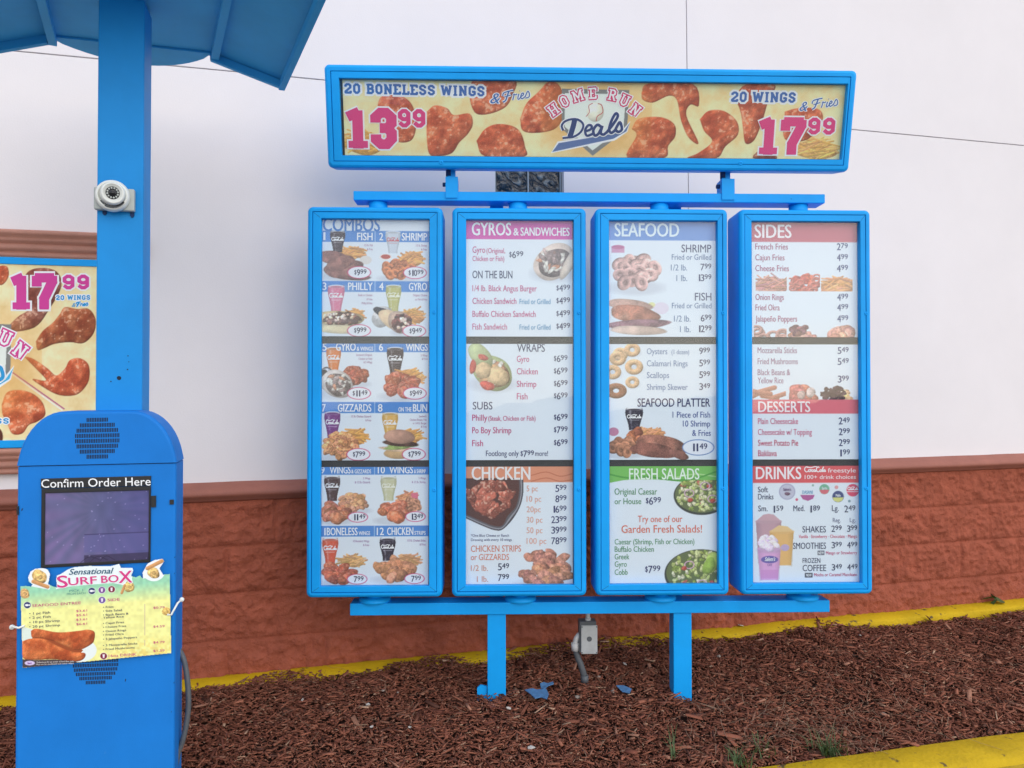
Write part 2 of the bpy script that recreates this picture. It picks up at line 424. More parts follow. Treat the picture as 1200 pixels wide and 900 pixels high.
class Sheet:
    """rect = nominal photo pixels; mp maps arrays of nominal pixels to local (x, z)"""
    def __init__(s, rect, mp, ss=1.7, base=(226, 233, 240), ycoord=0.0):
        s.x0, s.y0, s.x1, s.y1 = rect; s.mp = mp; s.ss = ss; s.yc = ycoord
        s.w = int((s.x1 - s.x0) * ss) + 1; s.h = int((s.y1 - s.y0) * ss) + 1
        s.kx = (s.w - 1) / (s.x1 - s.x0); s.ky = (s.h - 1) / (s.y1 - s.y0)
        s.img = np.tile(np.array(base, float), (s.h, s.w, 1))
        s.X, s.Y = np.meshgrid(s.x0 + np.arange(s.w) / s.kx, s.y0 + np.arange(s.h) / s.ky)
        s.ops = []; s.rs = np.random.RandomState(int(abs(s.x0) * 7 + abs(s.y0) * 13) % 9999)
        s.mask = None; s.gain = 1.0
    def _win(s, x0, x1, y0, y1):
        i0 = max(int((x0 - s.x0) * s.kx) - 1, 0); i1 = min(int((x1 - s.x0) * s.kx) + 3, s.w)
        j0 = max(int((y0 - s.y0) * s.ky) - 1, 0); j1 = min(int((y1 - s.y0) * s.ky) + 3, s.h)
        return (slice(j0, j1), slice(i0, i1)) if i1 > i0 and j1 > j0 else None
    def _mix(s, w, a, c):
        a = np.clip(a, 0, 1)[..., None]
        s.img[w] = s.img[w] * (1 - a) + c * a
    def rect(s, x0, y0, x1, y1, c, a=1.0):
        w = s._win(x0 - 1, x1 + 1, y0 - 1, y1 + 1)
        if w is None: return s
        X, Y = s.X[w], s.Y[w]; k = s.ss
        al = np.clip((X - x0) * k + .5, 0, 1) * np.clip((x1 - X) * k + .5, 0, 1) * np.clip((Y - y0) * k + .5, 0, 1) * np.clip((y1 - Y) * k + .5, 0, 1)
        s._mix(w, al * a, np.array(c, float)); return s
    def ell(s, cx, cy, rx, ry, c, a=1.0, soft=None):
        w = s._win(cx - rx - 1, cx + rx + 1, cy - ry - 1, cy + ry + 1)
        if w is None: return s
        d = np.hypot((s.X[w] - cx) / rx, (s.Y[w] - cy) / ry)
        k = s.ss * min(rx, ry) if soft is None else 1.0 / soft
        s._mix(w, np.clip((1 - d) * k + .5, 0, 1) * a, np.array(c, float)); return s
    def poly(s, pts, c, a=1.0):
        pts = np.array(pts, float)
        w = s._win(pts[:, 0].min(), pts[:, 0].max(), pts[:, 1].min(), pts[:, 1].max())
        if w is None: return s
        acc = 0
        for ox in (-.25, .25):
            for oy in (-.25, .25):
                X, Y = s.X[w] + ox / s.kx, s.Y[w] + oy / s.ky
                ins = np.zeros(X.shape, bool)
                for (xa, ya), (xb, yb) in zip(pts, np.roll(pts, -1, 0)):
                    cr = (ya > Y) != (yb > Y)
                    xi = xa + (Y - ya) * (xb - xa) / (yb - ya + 1e-9)
                    ins ^= cr & (X < xi)
                acc = acc + ins * .25
        s._mix(w, acc * a, np.array(c, float)); return s
    def blob(s, cx, cy, rx, ry, c, rot=0.0, wob=0.12, tex=0.22, gloss=0.0, alpha=1.0, dark=0.66):
        """lumpy shaded morsel of printed food"""
        rm = max(rx, ry) * 1.3
        w = s._win(cx - rm, cx + rm, cy - rm, cy + rm)
        if w is None: return s
        X, Y = s.X[w] - cx, s.Y[w] - cy
        ca, sa = math.cos(rot), math.sin(rot)
        U, V = (X * ca + Y * sa) / rx, (-X * sa + Y * ca) / ry
        th = np.arctan2(V, U); rs = s.rs
        r = 1 + sum(wob / k * np.sin(k * th + rs.rand() * 6.28) for k in (2, 3, 5))
        d = np.hypot(U, V) / r
        nz = np.sqrt(np.clip(1 - d * d, 0, 1))
        nx, ny = X / (rm + 1e-6), Y / (rm + 1e-6)
        sh = np.clip(0.55 * nz - 0.35 * nx - 0.5 * ny + .35, 0, 1.2)
        t1 = vnoise(d.shape[0], d.shape[1], max(1.5, rm * s.ss * .22), rs.randint(1e6)) - .5
        t2 = vnoise(d.shape[0], d.shape[1], 1.6, rs.randint(1e6)) - .5
        val = dark + (1.08 - dark) * sh + tex * (t1 * 1.2 + t2 * .8)
        cc = np.array(c, float) * np.clip(val, .15, 1.35)[..., None]
        if gloss > 0:
            hl = np.clip((vnoise(d.shape[0], d.shape[1], max(1.4, rm * s.ss * .16), rs.randint(1e6)) * (0.5 + sh * .6) - .62) * 5, 0, 1) * gloss
            cc = cc * (1 - hl[..., None]) + np.array((252, 226, 200.)) * hl[..., None]
        k = s.ss * min(rx, ry)
        s._mix(w, np.clip((1 - d) * k + .5, 0, 1) * alpha, np.clip(cc, 0, 255)); return s
    def shape(s, pts, c, tex=.25, gloss=.5, light=(-.5, -.7), depth=6.0):
        """shaded wing: free outline, bulged like a cushion"""
        pts = catmull(list(pts) + [pts[0]], 5)[:-1]
        w = s._win(pts[:, 0].min() - 1, pts[:, 0].max() + 1, pts[:, 1].min() - 1, pts[:, 1].max() + 1)
        if w is None: return s
        X, Y = s.X[w], s.Y[w]
        ins = np.zeros(X.shape, bool); dist = np.full(X.shape, 1e9)
        for (xa, ya), (xb, yb) in zip(pts, np.roll(pts, -1, 0)):
            cr = (ya > Y) != (yb > Y)
            ins ^= cr & (X < xa + (Y - ya) * (xb - xa) / (yb - ya + 1e-9))
            dx, dy = xb - xa, yb - ya
            t = np.clip(((X - xa) * dx + (Y - ya) * dy) / (dx * dx + dy * dy + 1e-9), 0, 1)
            dist = np.minimum(dist, np.hypot(X - xa - t * dx, Y - ya - t * dy))
        sd = np.where(ins, dist, -dist)
        H = np.sqrt(np.clip(sd, 0, depth) / depth) * depth
        rs = s.rs
        n1 = vnoise(*X.shape, 4.5 * s.ss, rs.randint(1e6)); n2 = vnoise(*X.shape, 2.0 * s.ss, rs.randint(1e6)); n3 = vnoise(*X.shape, 1.3, rs.randint(1e6))
        H = H + n1 * 3.6 + n2 * .5
        gy, gx = np.gradient(H * s.ss)
        sh = np.clip(.62 - (gx * light[0] + gy * light[1]) * .22, .25, 1.3)
        val = .56 + .62 * sh + tex * .7 * (n3 - .5)
        m6 = vnoise(*X.shape, 11 * s.ss, rs.randint(1e6)) * .65 + vnoise(*X.shape, 4.6 * s.ss, rs.randint(1e6)) * .35
        n7 = vnoise(*X.shape, 3.0 * s.ss, rs.randint(1e6)) * .65 + vnoise(*X.shape, 1.5 * s.ss, rs.randint(1e6)) * .35
        k6 = np.clip((m6 - .3) * 2.4, 0, 1)[..., None]
        cm = np.array(c, float) * np.array([.86, .76, .74]) * (1 - k6) + np.array(c, float) * np.array([1.08, 1.18, 1.24]) * k6
        cc = cm * np.clip(val, .3, 1.35)[..., None] * (.86 + .14 * np.clip(sd / 2.0, 0, 1))[..., None]
        hl = np.clip((n7 + (sh - .62) * .5 + (m6 - .5) * .5 - .665) * 6, 0, 1) * gloss * np.clip(sd / 2, 0, 1)
        cc = cc * (1 - hl[..., None]) + np.array((255, 224, 192.)) * hl[..., None]
        s._mix(w, np.clip(sd * s.ss + .5, 0, 1), np.clip(cc, 0, 255)); return s
    def rod(s, xa, ya, xb, yb, hw, c, tex=.15):
        w = s._win(min(xa, xb) - hw - 1, max(xa, xb) + hw + 1, min(ya, yb) - hw - 1, max(ya, yb) + hw + 1)
        if w is None: return s
        X, Y = s.X[w], s.Y[w]; dx, dy = xb - xa, yb - ya; l2 = dx * dx + dy * dy + 1e-6
        t = np.clip(((X - xa) * dx + (Y - ya) * dy) / l2, 0, 1)
        qx, qy = X - xa - t * dx, Y - ya - t * dy
        d = np.hypot(qx, qy) / hw
        side = (qx * -.4 + qy * -.8) / hw
        n = vnoise(*X.shape, 2.0, s.rs.randint(1e6)) - .5
        val = np.clip(.97 + .16 * side + tex * .7 * n, .3, 1.25)
        s._mix(w, np.clip((1 - d) * s.ss * hw + .5, 0, 1), np.clip(np.array(c, float) * val[..., None], 0, 255)); return s
    def ring(s, cx, cy, ro, ri, c, sq=.8, rot=0.0, arc=1.0):
        w = s._win(cx - ro - 1, cx + ro + 1, cy - ro - 1, cy + ro + 1)
        if w is None: return s
        X, Y = s.X[w] - cx, s.Y[w] - cy; ca, sa = math.cos(rot), math.sin(rot)
        U, V = X * ca + Y * sa, (-X * sa + Y * ca) / sq
        d = np.hypot(U, V); m = (ro + ri) / 2; hw = (ro - ri) / 2
        q = (d - m) / hw
        nx, ny = U / (d + 1e-6) * q, V / (d + 1e-6) * q
        n = vnoise(*X.shape, 2.2, s.rs.randint(1e6)) - .5
        val = np.clip(.82 - .25 * nx * .6 - .3 * ny + .18 * np.sqrt(np.clip(1 - q * q, 0, 1)) + .2 * n, .3, 1.25)
        al = np.clip((1 - np.abs(q)) * hw * s.ss + .5, 0, 1)
        if arc < 1: al = al * (((np.arctan2(V, U) / 6.2832 + .5 + s.rs.rand()) % 1.0) < arc)
        s._mix(w, al, np.clip(np.array(c, float) * val[..., None], 0, 255)); return s
    # ---- foods
    def shadow(s, cx, cy, rx, ry, a=.25): return s.ell(cx, cy, rx, ry, (150, 150, 165), a, soft=.5)
    def fries(s, x0, y0, x1, y1, n=42, c=(226, 178, 104)):
        rs = s.rs; cx, cy, rx, ry = (x0 + x1) / 2, (y0 + y1) / 2, (x1 - x0) / 2, (y1 - y0) / 2
        s.blob(cx, cy + ry * .15, rx * .8, ry * .75, np.array(c) * np.array([.92, .82, .78]), wob=.1, dark=.8)
        for k in range(n):
            a = rs.rand() * 6.28; q = math.sqrt(rs.rand()) * .72
            x, y = cx + rx * q * math.cos(a), cy + ry * q * math.sin(a)
            l = (.18 + .16 * rs.rand()) * rx + 2; t = rs.uniform(-1.1, 1.1) * .8
            cc = np.array(c) * (.84 + .30 * rs.rand()) * np.array([1.03, rs.uniform(.90, .99), rs.uniform(.82, 1.0)])
            s.rod(x - l * math.cos(t), y - l * math.sin(t) * .7, x + l * math.cos(t), y + l * math.sin(t) * .7, .75 + .35 * rs.rand(), cc)
        return s
    def pile(s, x0, y0, x1, y1, r, n, c, gloss=0., var=.2, sq=.7, wob=.16, tex=.26, dark=.58):
        rs = s.rs; cx, cy, rx, ry = (x0 + x1) / 2, (y0 + y1) / 2, (x1 - x0) / 2, (y1 - y0) / 2
        s.shadow(cx, y1 - ry * .2, rx, ry * .35)
        P = []
        for k in range(n):
            a = rs.rand() * 6.28; q = math.sqrt(rs.rand())
            P.append((cx + (rx - r) * q * math.cos(a), cy + (ry - r * sq) * q * math.sin(a)))
        for x, y in sorted(P, key=lambda p: p[1]):
            e = rs.uniform(.7, 1.25)
            cc = np.array(c) * rs.uniform(1 - var, 1 + var * .7) * np.array([1.10, rs.uniform(.98, 1.06), rs.uniform(.92, 1.08)])
            s.blob(x, y, r * e, r * e * sq, cc, rs.uniform(-.9, .9), wob, tex, gloss, dark=dark)
        return s
    def shrimp(s, x0, y0, x1, y1, r, n, c):
        rs = s.rs; cx, cy, rx, ry = (x0 + x1) / 2, (y0 + y1) / 2, (x1 - x0) / 2, (y1 - y0) / 2
        s.shadow(cx, y1 - ry * .2, rx, ry * .35)
        s.blob(cx, cy, rx * .8, ry * .7, np.array(c) * .8)
        P = []
        for k in range(n):
            a = k * 2.4; q = math.sqrt((k + .5) / n)
            P.append((cx + (rx - r) * q * math.cos(a), cy + (ry - r * .8) * q * math.sin(a)))
        for x, y in sorted(P, key=lambda p: p[1]):
            cc = np.array(c) * rs.uniform(.86, 1.1)
            s.blob(x, y, r * .8, r * .65, cc * .8, tex=.2)
            s.ring(x, y, r, r * .28, cc, .82, rs.rand() * 3)
        return s
    def cup(s, x0, y0, x1, y1, c, logo=(245, 245, 248), foam=None):
        """soda glass, wide at the rim, narrowing, with script lettering"""
        cx = (x0 + x1) / 2; hw = (x1 - x0) / 2; h = y1 - y0
        prof = [(0, .93), (.18, 1.0), (.32, .95), (.55, .78), (.8, .62), (1, .58)]
        pts = [(cx + hw * q, y0 + h * t) for t, q in prof] + [(cx - hw * q, y0 + h * t) for t, q in prof[::-1]]
        s.poly(pts, c)
        w = s._win(x0, x1, y0, y1)
        if w is not None:
            # glassy streaks printed in the picture
            X, Y = (s.X[w] - cx) / hw, (s.Y[w] - y0) / h
            edge = np.interp(Y, [p[0] for p in prof], [p[1] for p in prof])
            q = np.abs(X) / edge
            n = vnoise(*X.shape, 2.6, s.rs.randint(1e6))
            al = ((q < .96) & (Y < 1)) * np.clip(np.exp(-((X / edge + .45) / .13) ** 2) * .35 + (n - .55) * .5, 0, .5)
            s._mix(w, al, np.array((235, 238, 245.)))
            s._mix(w, (q < 1) * (Y < 1) * np.clip((q - .6) * .8, 0, .35), np.array(c, float) * .55)
        s.ell(cx, y0 + h * .03, hw * .93, h * .06, (236, 238, 242))
        s.ell(cx, y0 + h * .045, hw * .78, h * .045, np.array(c) * .75 + 30 if foam is None else foam)
        if logo is not None:
            for st in COLA:
                s.ops.append(('ribbon', [(cx - hw * .78 + p[0] * hw * 1.56, y0 + h * .47 - p[1] * h * .20) for p in st], .42, logo, .0009))
            s.rect(cx - hw * .55, y0 + h * .52, cx + hw * .55, y0 + h * .55, logo, .5)
        return s
    def oval(s, cx, cy, rx, ry, c=(205, 60, 110)):
        s.ell(cx, cy, rx, ry, c); s.ell(cx, cy, rx - 1.0, ry - .8, (236, 239, 245)); return s
    def wrap(s, cx, cy, rx, ry, skin=(222, 196, 168), fill=(158, 130, 120), rot=.5, paper=False):
        rs = s.rs
        s.shadow(cx, cy + ry * .7, rx * 1.1, ry * .5)
        if paper:
            s.blob(cx - rx * .75, cy - ry * .35, rx * .6, ry * .75, (205, 205, 212), .6, .1, .3); s.blob(cx - rx * .85, cy - ry * .7, rx * .3, ry * .35, (60, 58, 62), .6)
        s.blob(cx, cy, rx, ry, skin, rot, .06, .12)
        s.blob(cx + rx * .05, cy + ry * .06, rx * .82, ry * .78, np.array(fill) * .8, rot, .08, .3)
        for k in range(34):
            a = rs.rand() * 6.28; q = math.sqrt(rs.rand()) * .66
            cc = [np.array(fill) * rs.uniform(.7, 1.3), np.array((228, 222, 212.)), np.array((150, 120, 110.)), np.array((206, 150, 120.))][rs.choice(4, p=[.38, .38, .12, .12])]
            s.blob(cx + rx * q * math.cos(a), cy + ry * q * math.sin(a), rx * .22, ry * .12, cc, rs.uniform(-1.5, 1.5), .2)
        return s
    def salad(s, cx, cy, rx, ry):
        rs = s.rs
        s.ell(cx, cy + ry * .05, rx, ry, (62, 66, 60)); s.ell(cx, cy, rx * .95, ry * .93, (104, 116, 74))
        for k in range(120):
            a = rs.rand() * 6.28; q = math.sqrt(rs.rand()) * .88
            cc = [(182, 192, 118), (204, 208, 150), (138, 158, 78), (222, 216, 182), (196, 110, 92), (168, 176, 96)][rs.choice(6, p=[.28, .22, .2, .15, .05, .1])]
            s.blob(cx + rx * q * math.cos(a), cy + ry * q * math.sin(a), 3.2, 1.9, cc, rs.rand() * 3, .3, .3)
        for k in range(3):
            a = rs.rand() * 6.28
            s.ring(cx + rx * .45 * math.cos(a), cy + ry * .45 * math.sin(a), 6.2, 4.6, (214, 176, 196), .8); s.blob(cx + rx * .5 * math.cos(a + 2), cy + ry * .5 * math.sin(a + 2), 3.2, 2.6, (190, 78, 66), gloss=.3)
        return s
    # ---- lettering ops (kept until the font has been read)
    def T(s, st, x, base, cap, c, al='L', x1=None, sx=.66, bold=0.0, shear=0.0, rot=0.0, off=.0012):
        WANT.add((st, 0.0)); s.ops.append(('text', st, x, base, cap, c, al, x1, sx, bold, shear, rot, off)); return s
    def price(s, xr, base, cap, d, cts, c=(40, 46, 84), dollar=False, sx=.64, bold=.012):
        wc = cap * (1.0 if cts[0] != '1' else .8)
        xc = xr - wc
        s.T(cts, xc, base - cap * .28, cap * .74, c, 'L', xr, bold=bold)
        x = xc - cap * (.18 if d[-1] == '1' else .06)
        for ch in reversed(d):
            w_ = cap * (.20 if ch == '1' else .54)
            s.T(ch, x - w_, base, cap, c, 'L', x, bold=bold); x -= w_ + cap * (.25 if ch == '1' else .07)
        if dollar: s.T('$', x - cap * .36, base - cap * .2, cap * .72, c, 'L', x - cap * .02, bold=bold)
        return s
    def slab(s, st, x0, x1, top, base0, c, outs=((1.0, (240, 240, 244)),), hw=.115, slope=0.0, rot=None, ctr=None):
        s.ops.append(('slab', st, x0, x1, top, base0, c, outs, hw, slope)); return s
    def rib(s, pts, hw, c, off=.0009): s.ops.append(('ribbon', pts, hw, c, off)); return s
    def build(s, name, material, parent, extra_off=0.0):
        sx, sz = s.mp(s.X.ravel(), s.Y.ravel())
        n = s.w * s.h
        V = [np.stack([sx, np.full(n, s.yc), sz], 1)]; C = [np.minimum(lin(np.clip(s.img.reshape(-1, 3), 0, 255)) * s.gain, .92)]
        idx = np.arange(n).reshape(s.h, s.w)
        Q = np.stack([idx[1:, :-1], idx[1:, 1:], idx[:-1, 1:], idx[:-1, :-1]], -1).reshape(-1, 4)
        if s.mask is not None:
            keep = s.mask[:-1, :-1] & s.mask[1:, :-1] & s.mask[:-1, 1:] & s.mask[1:, 1:]
            Q = Q[keep.ravel()]
        Q = [Q]; Tt = []; nv = n; seq = 0
        def clipx(px, py):
            return np.clip(px, s.x0 + .2, s.x1 - .2), np.clip(py, s.y0 + .2, s.y1 - .2)
        def addv(px, py, off, c):
            nonlocal nv
            px, py = clipx(px, py)
            x, z = s.mp(px, py)
            V.append(np.stack([x, s.yc - np.broadcast_to(off, np.shape(px)), z], 1)); C.append(np.tile(np.minimum(lin(c) * s.gain, .92), (len(px), 1)))
            a = nv; nv += len(px); return a
        capH = TXT[("H", 0.0)][0][:, 1].max()
        def strip(pts, hw, c, off):
            nonlocal seq
            pts = np.asarray(pts, float)
            d = np.gradient(pts, axis=0); d /= np.linalg.norm(d, axis=1)[:, None] + 1e-9
            nn = np.stack([-d[:, 1], d[:, 0]], 1)
            hwv = np.broadcast_to(hw, len(pts))[:, None]
            a, b = pts + nn * hwv, pts - nn * hwv
            m = len(pts); o = off + np.arange(m) * 4e-6
            i0 = addv(np.r_[a[:, 0], b[:, 0]], np.r_[a[:, 1], b[:, 1]], np.r_[o, o], c)
            k = np.arange(m - 1)
            Q.append(np.stack([i0 + k, i0 + k + 1, i0 + m + k + 1, i0 + m + k], 1))
        for op in s.ops:
            if op[0] == 'text':
                _, st, x, base, cap, c, al, x1, sx_, bold, shear, rot, off = op
                v, t, a0, a1 = TXT[(st, 0.0)]
                if not len(v): continue
                k = cap / capH
                kx = k * sx_
                if x1 is not None and al == 'L': kx = (x1 - x) / (a1 - a0)
                u = (v[:, 0] - a0) * kx; w = v[:, 1] * k
                if al == 'R': u = u - (a1 - a0) * kx
                if al == 'C': u = u - (a1 - a0) * kx / 2
                u = u + shear * w
                cr, sr = math.cos(rot), math.sin(rot)
                px = x + u * cr - w * sr; py = base - (u * sr + w * cr)
                # heavier strokes: the same letters printed again a hair to either side
                r_ = bold * cap * 1.15
                if bold >= .05: cps = [(r_ * math.cos(q), r_ * math.sin(q)) for q in np.arange(0, 6.28, .524)]
                elif bold > 0: cps = [(-r_, 0), (0, 0), (r_, 0), (0, -r_ * .5), (0, r_ * .5)]
                else: cps = [(-.009 * cap, 0), (.009 * cap, 0)]
                for q, (dx, dy) in enumerate(cps): i0 = addv(px + dx, py + dy, off + q * 1.2e-5, c); Tt.append(t + i0)
            elif op[0] == 'ribbon':
                _, pts, hw, c, off = op
                strip(catmull(pts, 5), hw, c, off)
            elif op[0] == 'slab':
                _, st, x0, x1, top, base, c, outs, hw, slope = op
                tot = sum(SLAB[ch][0] for ch in st) + .06 * (len(st) - 1)
                kx = (x1 - x0) / tot; ky = base - top
                layers = [(g, cc, .0004 + .0003 * i) for i, (g, cc) in enumerate(sorted(outs, key=lambda o: -o[0]))] + [(0.0, c, .0014)]
                for g, cc, off in layers:
                    xx = x0
                    for ch in st:
                        wd, strokes = SLAB[ch]
                        for sk in strokes:
                            for (xa, ya), (xb, yb) in zip(sk, sk[1:]):
                                pa = np.array([xx + xa * kx, base - ya * ky + slope * (xx + xa * kx - x0)]); pb = np.array([xx + xb * kx, base - yb * ky + slope * (xx + xb * kx - x0)])
                                serif = len(sk) == 2 and abs(ya - yb) < .02
                                h = (hw * (.72 if serif else 1.0)) * (ky * .5 + min(kx, ky) * .5) * (.9 if abs(ya - yb) > abs(xa - xb) else .85) + g
                                d = (pb - pa) / (np.linalg.norm(pb - pa) + 1e-9); nn = np.array([-d[1], d[0]])
                                ext = (h * .42 if not serif else 0) + (g if serif else 0)
                                pa2, pb2 = pa - d * ext, pb + d * ext
                                seq += 1
                                P = np.array([pa2 + nn * h, pb2 + nn * h, pb2 - nn * h, pa2 - nn * h])
                                i0 = addv(P[:, 0], P[:, 1], off + (seq % 60) * 4e-6, cc)
                                Q.append(np.array([[i0, i0 + 1, i0 + 2, i0 + 3]]))
                        xx += (wd + .06) * kx
            elif op[0] == 'glyph':      # one slab letter placed and turned
                _, ch, cx, cy, hgt, rot, layers, hw = op
                wd, strokes = SLAB[ch]
                cr, sr = math.cos(rot), math.sin(rot)
                for g, cc, off in layers:
                    for sk in strokes:
                        for (xa, ya), (xb, yb) in zip(sk, sk[1:]):
                            pa = np.array([(xa - wd / 2) * hgt, (.5 - ya) * hgt]); pb = np.array([(xb - wd / 2) * hgt, (.5 - yb) * hgt])
                            serif = len(sk) == 2 and abs(ya - yb) < .02
                            h = hw * hgt * (.72 if serif else 1) + g
                            d = (pb - pa) / (np.linalg.norm(pb - pa) + 1e-9); nn = np.array([-d[1], d[0]])
                            ext = h * .42 if not serif else g
                            pa2, pb2 = pa - d * ext, pb + d * ext
                            P = np.array([pa2 + nn * h, pb2 + nn * h, pb2 - nn * h, pa2 - nn * h])
                            P = np.stack([cx + P[:, 0] * cr - P[:, 1] * sr, cy + P[:, 0] * sr + P[:, 1] * cr], 1)
                            seq += 1
                            i0 = addv(P[:, 0], P[:, 1], off + (seq % 60) * 4e-6, cc)
                            Q.append(np.array([[i0, i0 + 1, i0 + 2, i0 + 3]]))
        me = np_mesh(name, np.concatenate(V), np.concatenate(Q), np.concatenate(Tt) if Tt else None, np.concatenate(C))
        return link(name, me, material, parent)

# ------------------------------------------------------------------ SETTING
# the restaurant wall runs 15 degrees away from the picture plane
ax, ay, _ = ground_at(225, 800, 0.06)
WYAW = 14.87
MW = frame(ax, ay, 0.0, WYAW, roll=-0.5)
def wall_xy(x, y=0.0):
    p = MW @ Vector((x, y, 0)); return p.x, p.y

Z_LEDGE_T = (hz(MW, 213, 567, -.02) + hz(MW, 1100, 536, -.02)) / 2
Z_LEDGE_B = (hz(MW, 213, 588, -.03) + hz(MW, 1100, 552, -.03)) / 2
Z_JOINT = (hz(MW, 200, 77, .02) + hz(MW, 1100, 161, .02)) / 2
X_JOINT = hx(MW, 806, 150, .02)
WX0, WX1 = hx(MW, 579, 215, .06), hx(MW, 657, 215, .06)
WZ0 = hz(MW, 618, 236, .06); WZ1 = WZ0 + (WX1 - WX0)
print("ledge", Z_LEDGE_T, Z_LEDGE_B, "joint", Z_JOINT, "window", WX0, WX1, WZ0, WZ1, "anchor", ax, ay)
print("ledge l/r", hz(MW, 213, 567, -.02), hz(MW, 1100, 536, -.02), hz(MW, 200, 77, .02), hz(MW, 1100, 161, .02))
XL, XR, ROOF = -7.0, 10.0, 4.7

building = thing("restaurant_building", MW, "white stucco restaurant wall above terracotta split-face block", "building")
w = MB()
# stucco panels with open control joints between them; backing sheet behind
g = 0.0022
zb = Z_LEDGE_T - 0.03
def slab_box(x0, x1, z0, z1): w.box(x0, x1, 0.02, 0.16, z0, z1, 0.002)
slab_box(XL, X_JOINT - g, Z_JOINT + g, ROOF); slab_box(X_JOINT + g, XR, Z_JOINT + g, ROOF)
slab_box(X_JOINT + g, XR, zb, Z_JOINT - g)
slab_box(XL, WX0 - .004, zb, Z_JOINT - g); slab_box(WX1 + .004, X_JOINT - g, zb, Z_JOINT - g)
slab_box(WX0 - .004, WX1 + .004, zb, WZ0 - .003); slab_box(WX0 - .004, WX1 + .004, WZ1 + .003, Z_JOINT - g)
w.build("upper_wall", m_stucco, building)
MB().box(XL, XR, 0.17, 0.30, -.3, ROOF - .01).box(XL, XL + .2, .31, 7, -.3, ROOF - .01).box(XR - .2, XR, .31, 7, -.3, ROOF - .01).box(XL, XR, 6.8, 7.0, -.3, ROOF - .02).build("rear_wall", m_mortar, building)
MB().box(XL - .1, XR + .1, 0.0, 7.1, ROOF + .003, ROOF + .15, .01).build("roof", m_roof, building)

# split-face block base as real relief
def block_wall():
    x0, x1, d = -2.4, 5.2, 0.0072
    zt, zl = Z_LEDGE_B + .012, -0.12
    xs = np.arange(x0, x1, d); zs = np.arange(zl, zt, d)
    X, Z = np.meshgrid(xs, zs)
    h, wd = X.shape
    n = (vnoise(h, wd, 7.0, 3) - .5) * .014 + (vnoise(h, wd, 3.4, 4) - .5) * .013 + (vnoise(h, wd, 1.8, 6) - .5) * .010 + (RS.rand(h, wd) - .5) * .003 + (vnoise(h, wd, 18.0, 5) - .5) * .014
    # diagonal chisel strokes
    n += (np.abs(vnoise(h, wd, 5.0, 8) - .5) * -.020)
    course = 0.2135; bl = 0.43
    k = np.floor((Z_LEDGE_B - .003 - Z) / course); fz = (Z_LEDGE_B - .003 - Z) - k * course
    offx = hx(MW, 323, 620, 0)
    fx = (X - offx + (k % 2) * bl / 2) % bl
    dz = np.minimum(fz, course - fz); dx = np.minimum(fx, bl - fx)
    rs = np.random.RandomState(5)
    fade = .75 + .25 * vnoise(h, wd, 40, 9)
    jz = np.clip(1.6 - dz / .0062, 0, 1); jx = np.clip(1.5 - dx / .006, 0, 1)
    edge = np.clip(np.minimum(dz, dx * 1.4) / .03, 0, 1)
    y = -n * (.3 + .7 * edge) - .006 * edge + .009 * np.maximum(jz, jx * .8) * fade
    idx = np.arange(h * wd).reshape(h, wd)
    Q = np.stack([idx[:-1, :-1], idx[:-1, 1:], idx[1:, 1:], idx[1:, :-1]], -1).reshape(-1, 4)
    return np_mesh("block_wall", np.stack([X.ravel(), y.ravel() + .006, Z.ravel()], 1), Q, smooth=True)
link("block_wall", block_wall(), m_block, building)
MB().box(XL, -2.41, 0, .15, -.2, Z_LEDGE_B).build("block_wall_return", m_block, building)
MB().box(5.20, XR, 0, .15, -.2, Z_LEDGE_B).build("block_wall_return", m_block, building)

def extrude_profile(prof, x0, x1, wob=0.0):
    """prof: (y,z) outline swept along x, in short lengths so it can be slightly uneven"""
    n = max(2, int((x1 - x0) / .06)); xs = np.linspace(x0, x1, n); m = len(prof)
    rs = np.random.RandomState(21)
    V = []
    dn = vnoise(n, m, 3.0, 17) - .5
    for i, x in enumerate(xs):
        for j, (y, z) in enumerate(prof): V.append((x, y + wob * dn[i, j], z + wob * dn[i, (j * 3) % m]))
    Q = [(i * m + j, (i + 1) * m + j, (i + 1) * m + (j + 1) % m, i * m + (j + 1) % m) for i in range(n - 1) for j in range(m)]
    return np_mesh("p", V, Q)
lh = Z_LEDGE_T - Z_LEDGE_B
prof = [(.05, Z_LEDGE_B - .01), (.0, Z_LEDGE_B - .008), (-.012, Z_LEDGE_B), (-.014, Z_LEDGE_B + lh * .12), (-.040, Z_LEDGE_B + lh * .22), (-.046, Z_LEDGE_B + lh * .40), (-.040, Z_LEDGE_B + lh * .52),
        (-.036, Z_LEDGE_B + lh * .62), (-.030, Z_LEDGE_B + lh * .66), (.018, Z_LEDGE_T), (.05, Z_LEDGE_T)]
link("ledge", extrude_profile(prof, XL, XR, .003), m_ledge, building)

# glass block window set in the stucco
win = MB()
for xa in (WX0, (WX0 + WX1) / 2 - .004, WX1 - .008): win.box(xa, xa + .008, .05, .13, WZ0, WZ1)
for za in (WZ0, (WZ0 + WZ1) / 2 - .004, WZ1 - .008):
    for xa, xb in ((WX0 + .008, (WX0 + WX1) / 2 - .004), ((WX0 + WX1) / 2 + .004, WX1 - .008)): win.box(xa, xb, .051, .13, za, za + .008)
wo = win.build("window", m_mortar, building)
for i in range(2):
    for j in range(2):
        xa = WX0 + .008 if i == 0 else (WX0 + WX1) / 2 + .004
        xb = (WX0 + WX1) / 2 - .004 if i == 0 else WX1 - .008
        za = WZ0 + .008 if j == 0 else (WZ0 + WZ1) / 2 + .004
        zc = (WZ0 + WZ1) / 2 - .004 if j == 0 else WZ1 - .008
        MB().box(xa, xb, .056, .12, za, zc, .006).build("glass_block", m_gblock, wo)

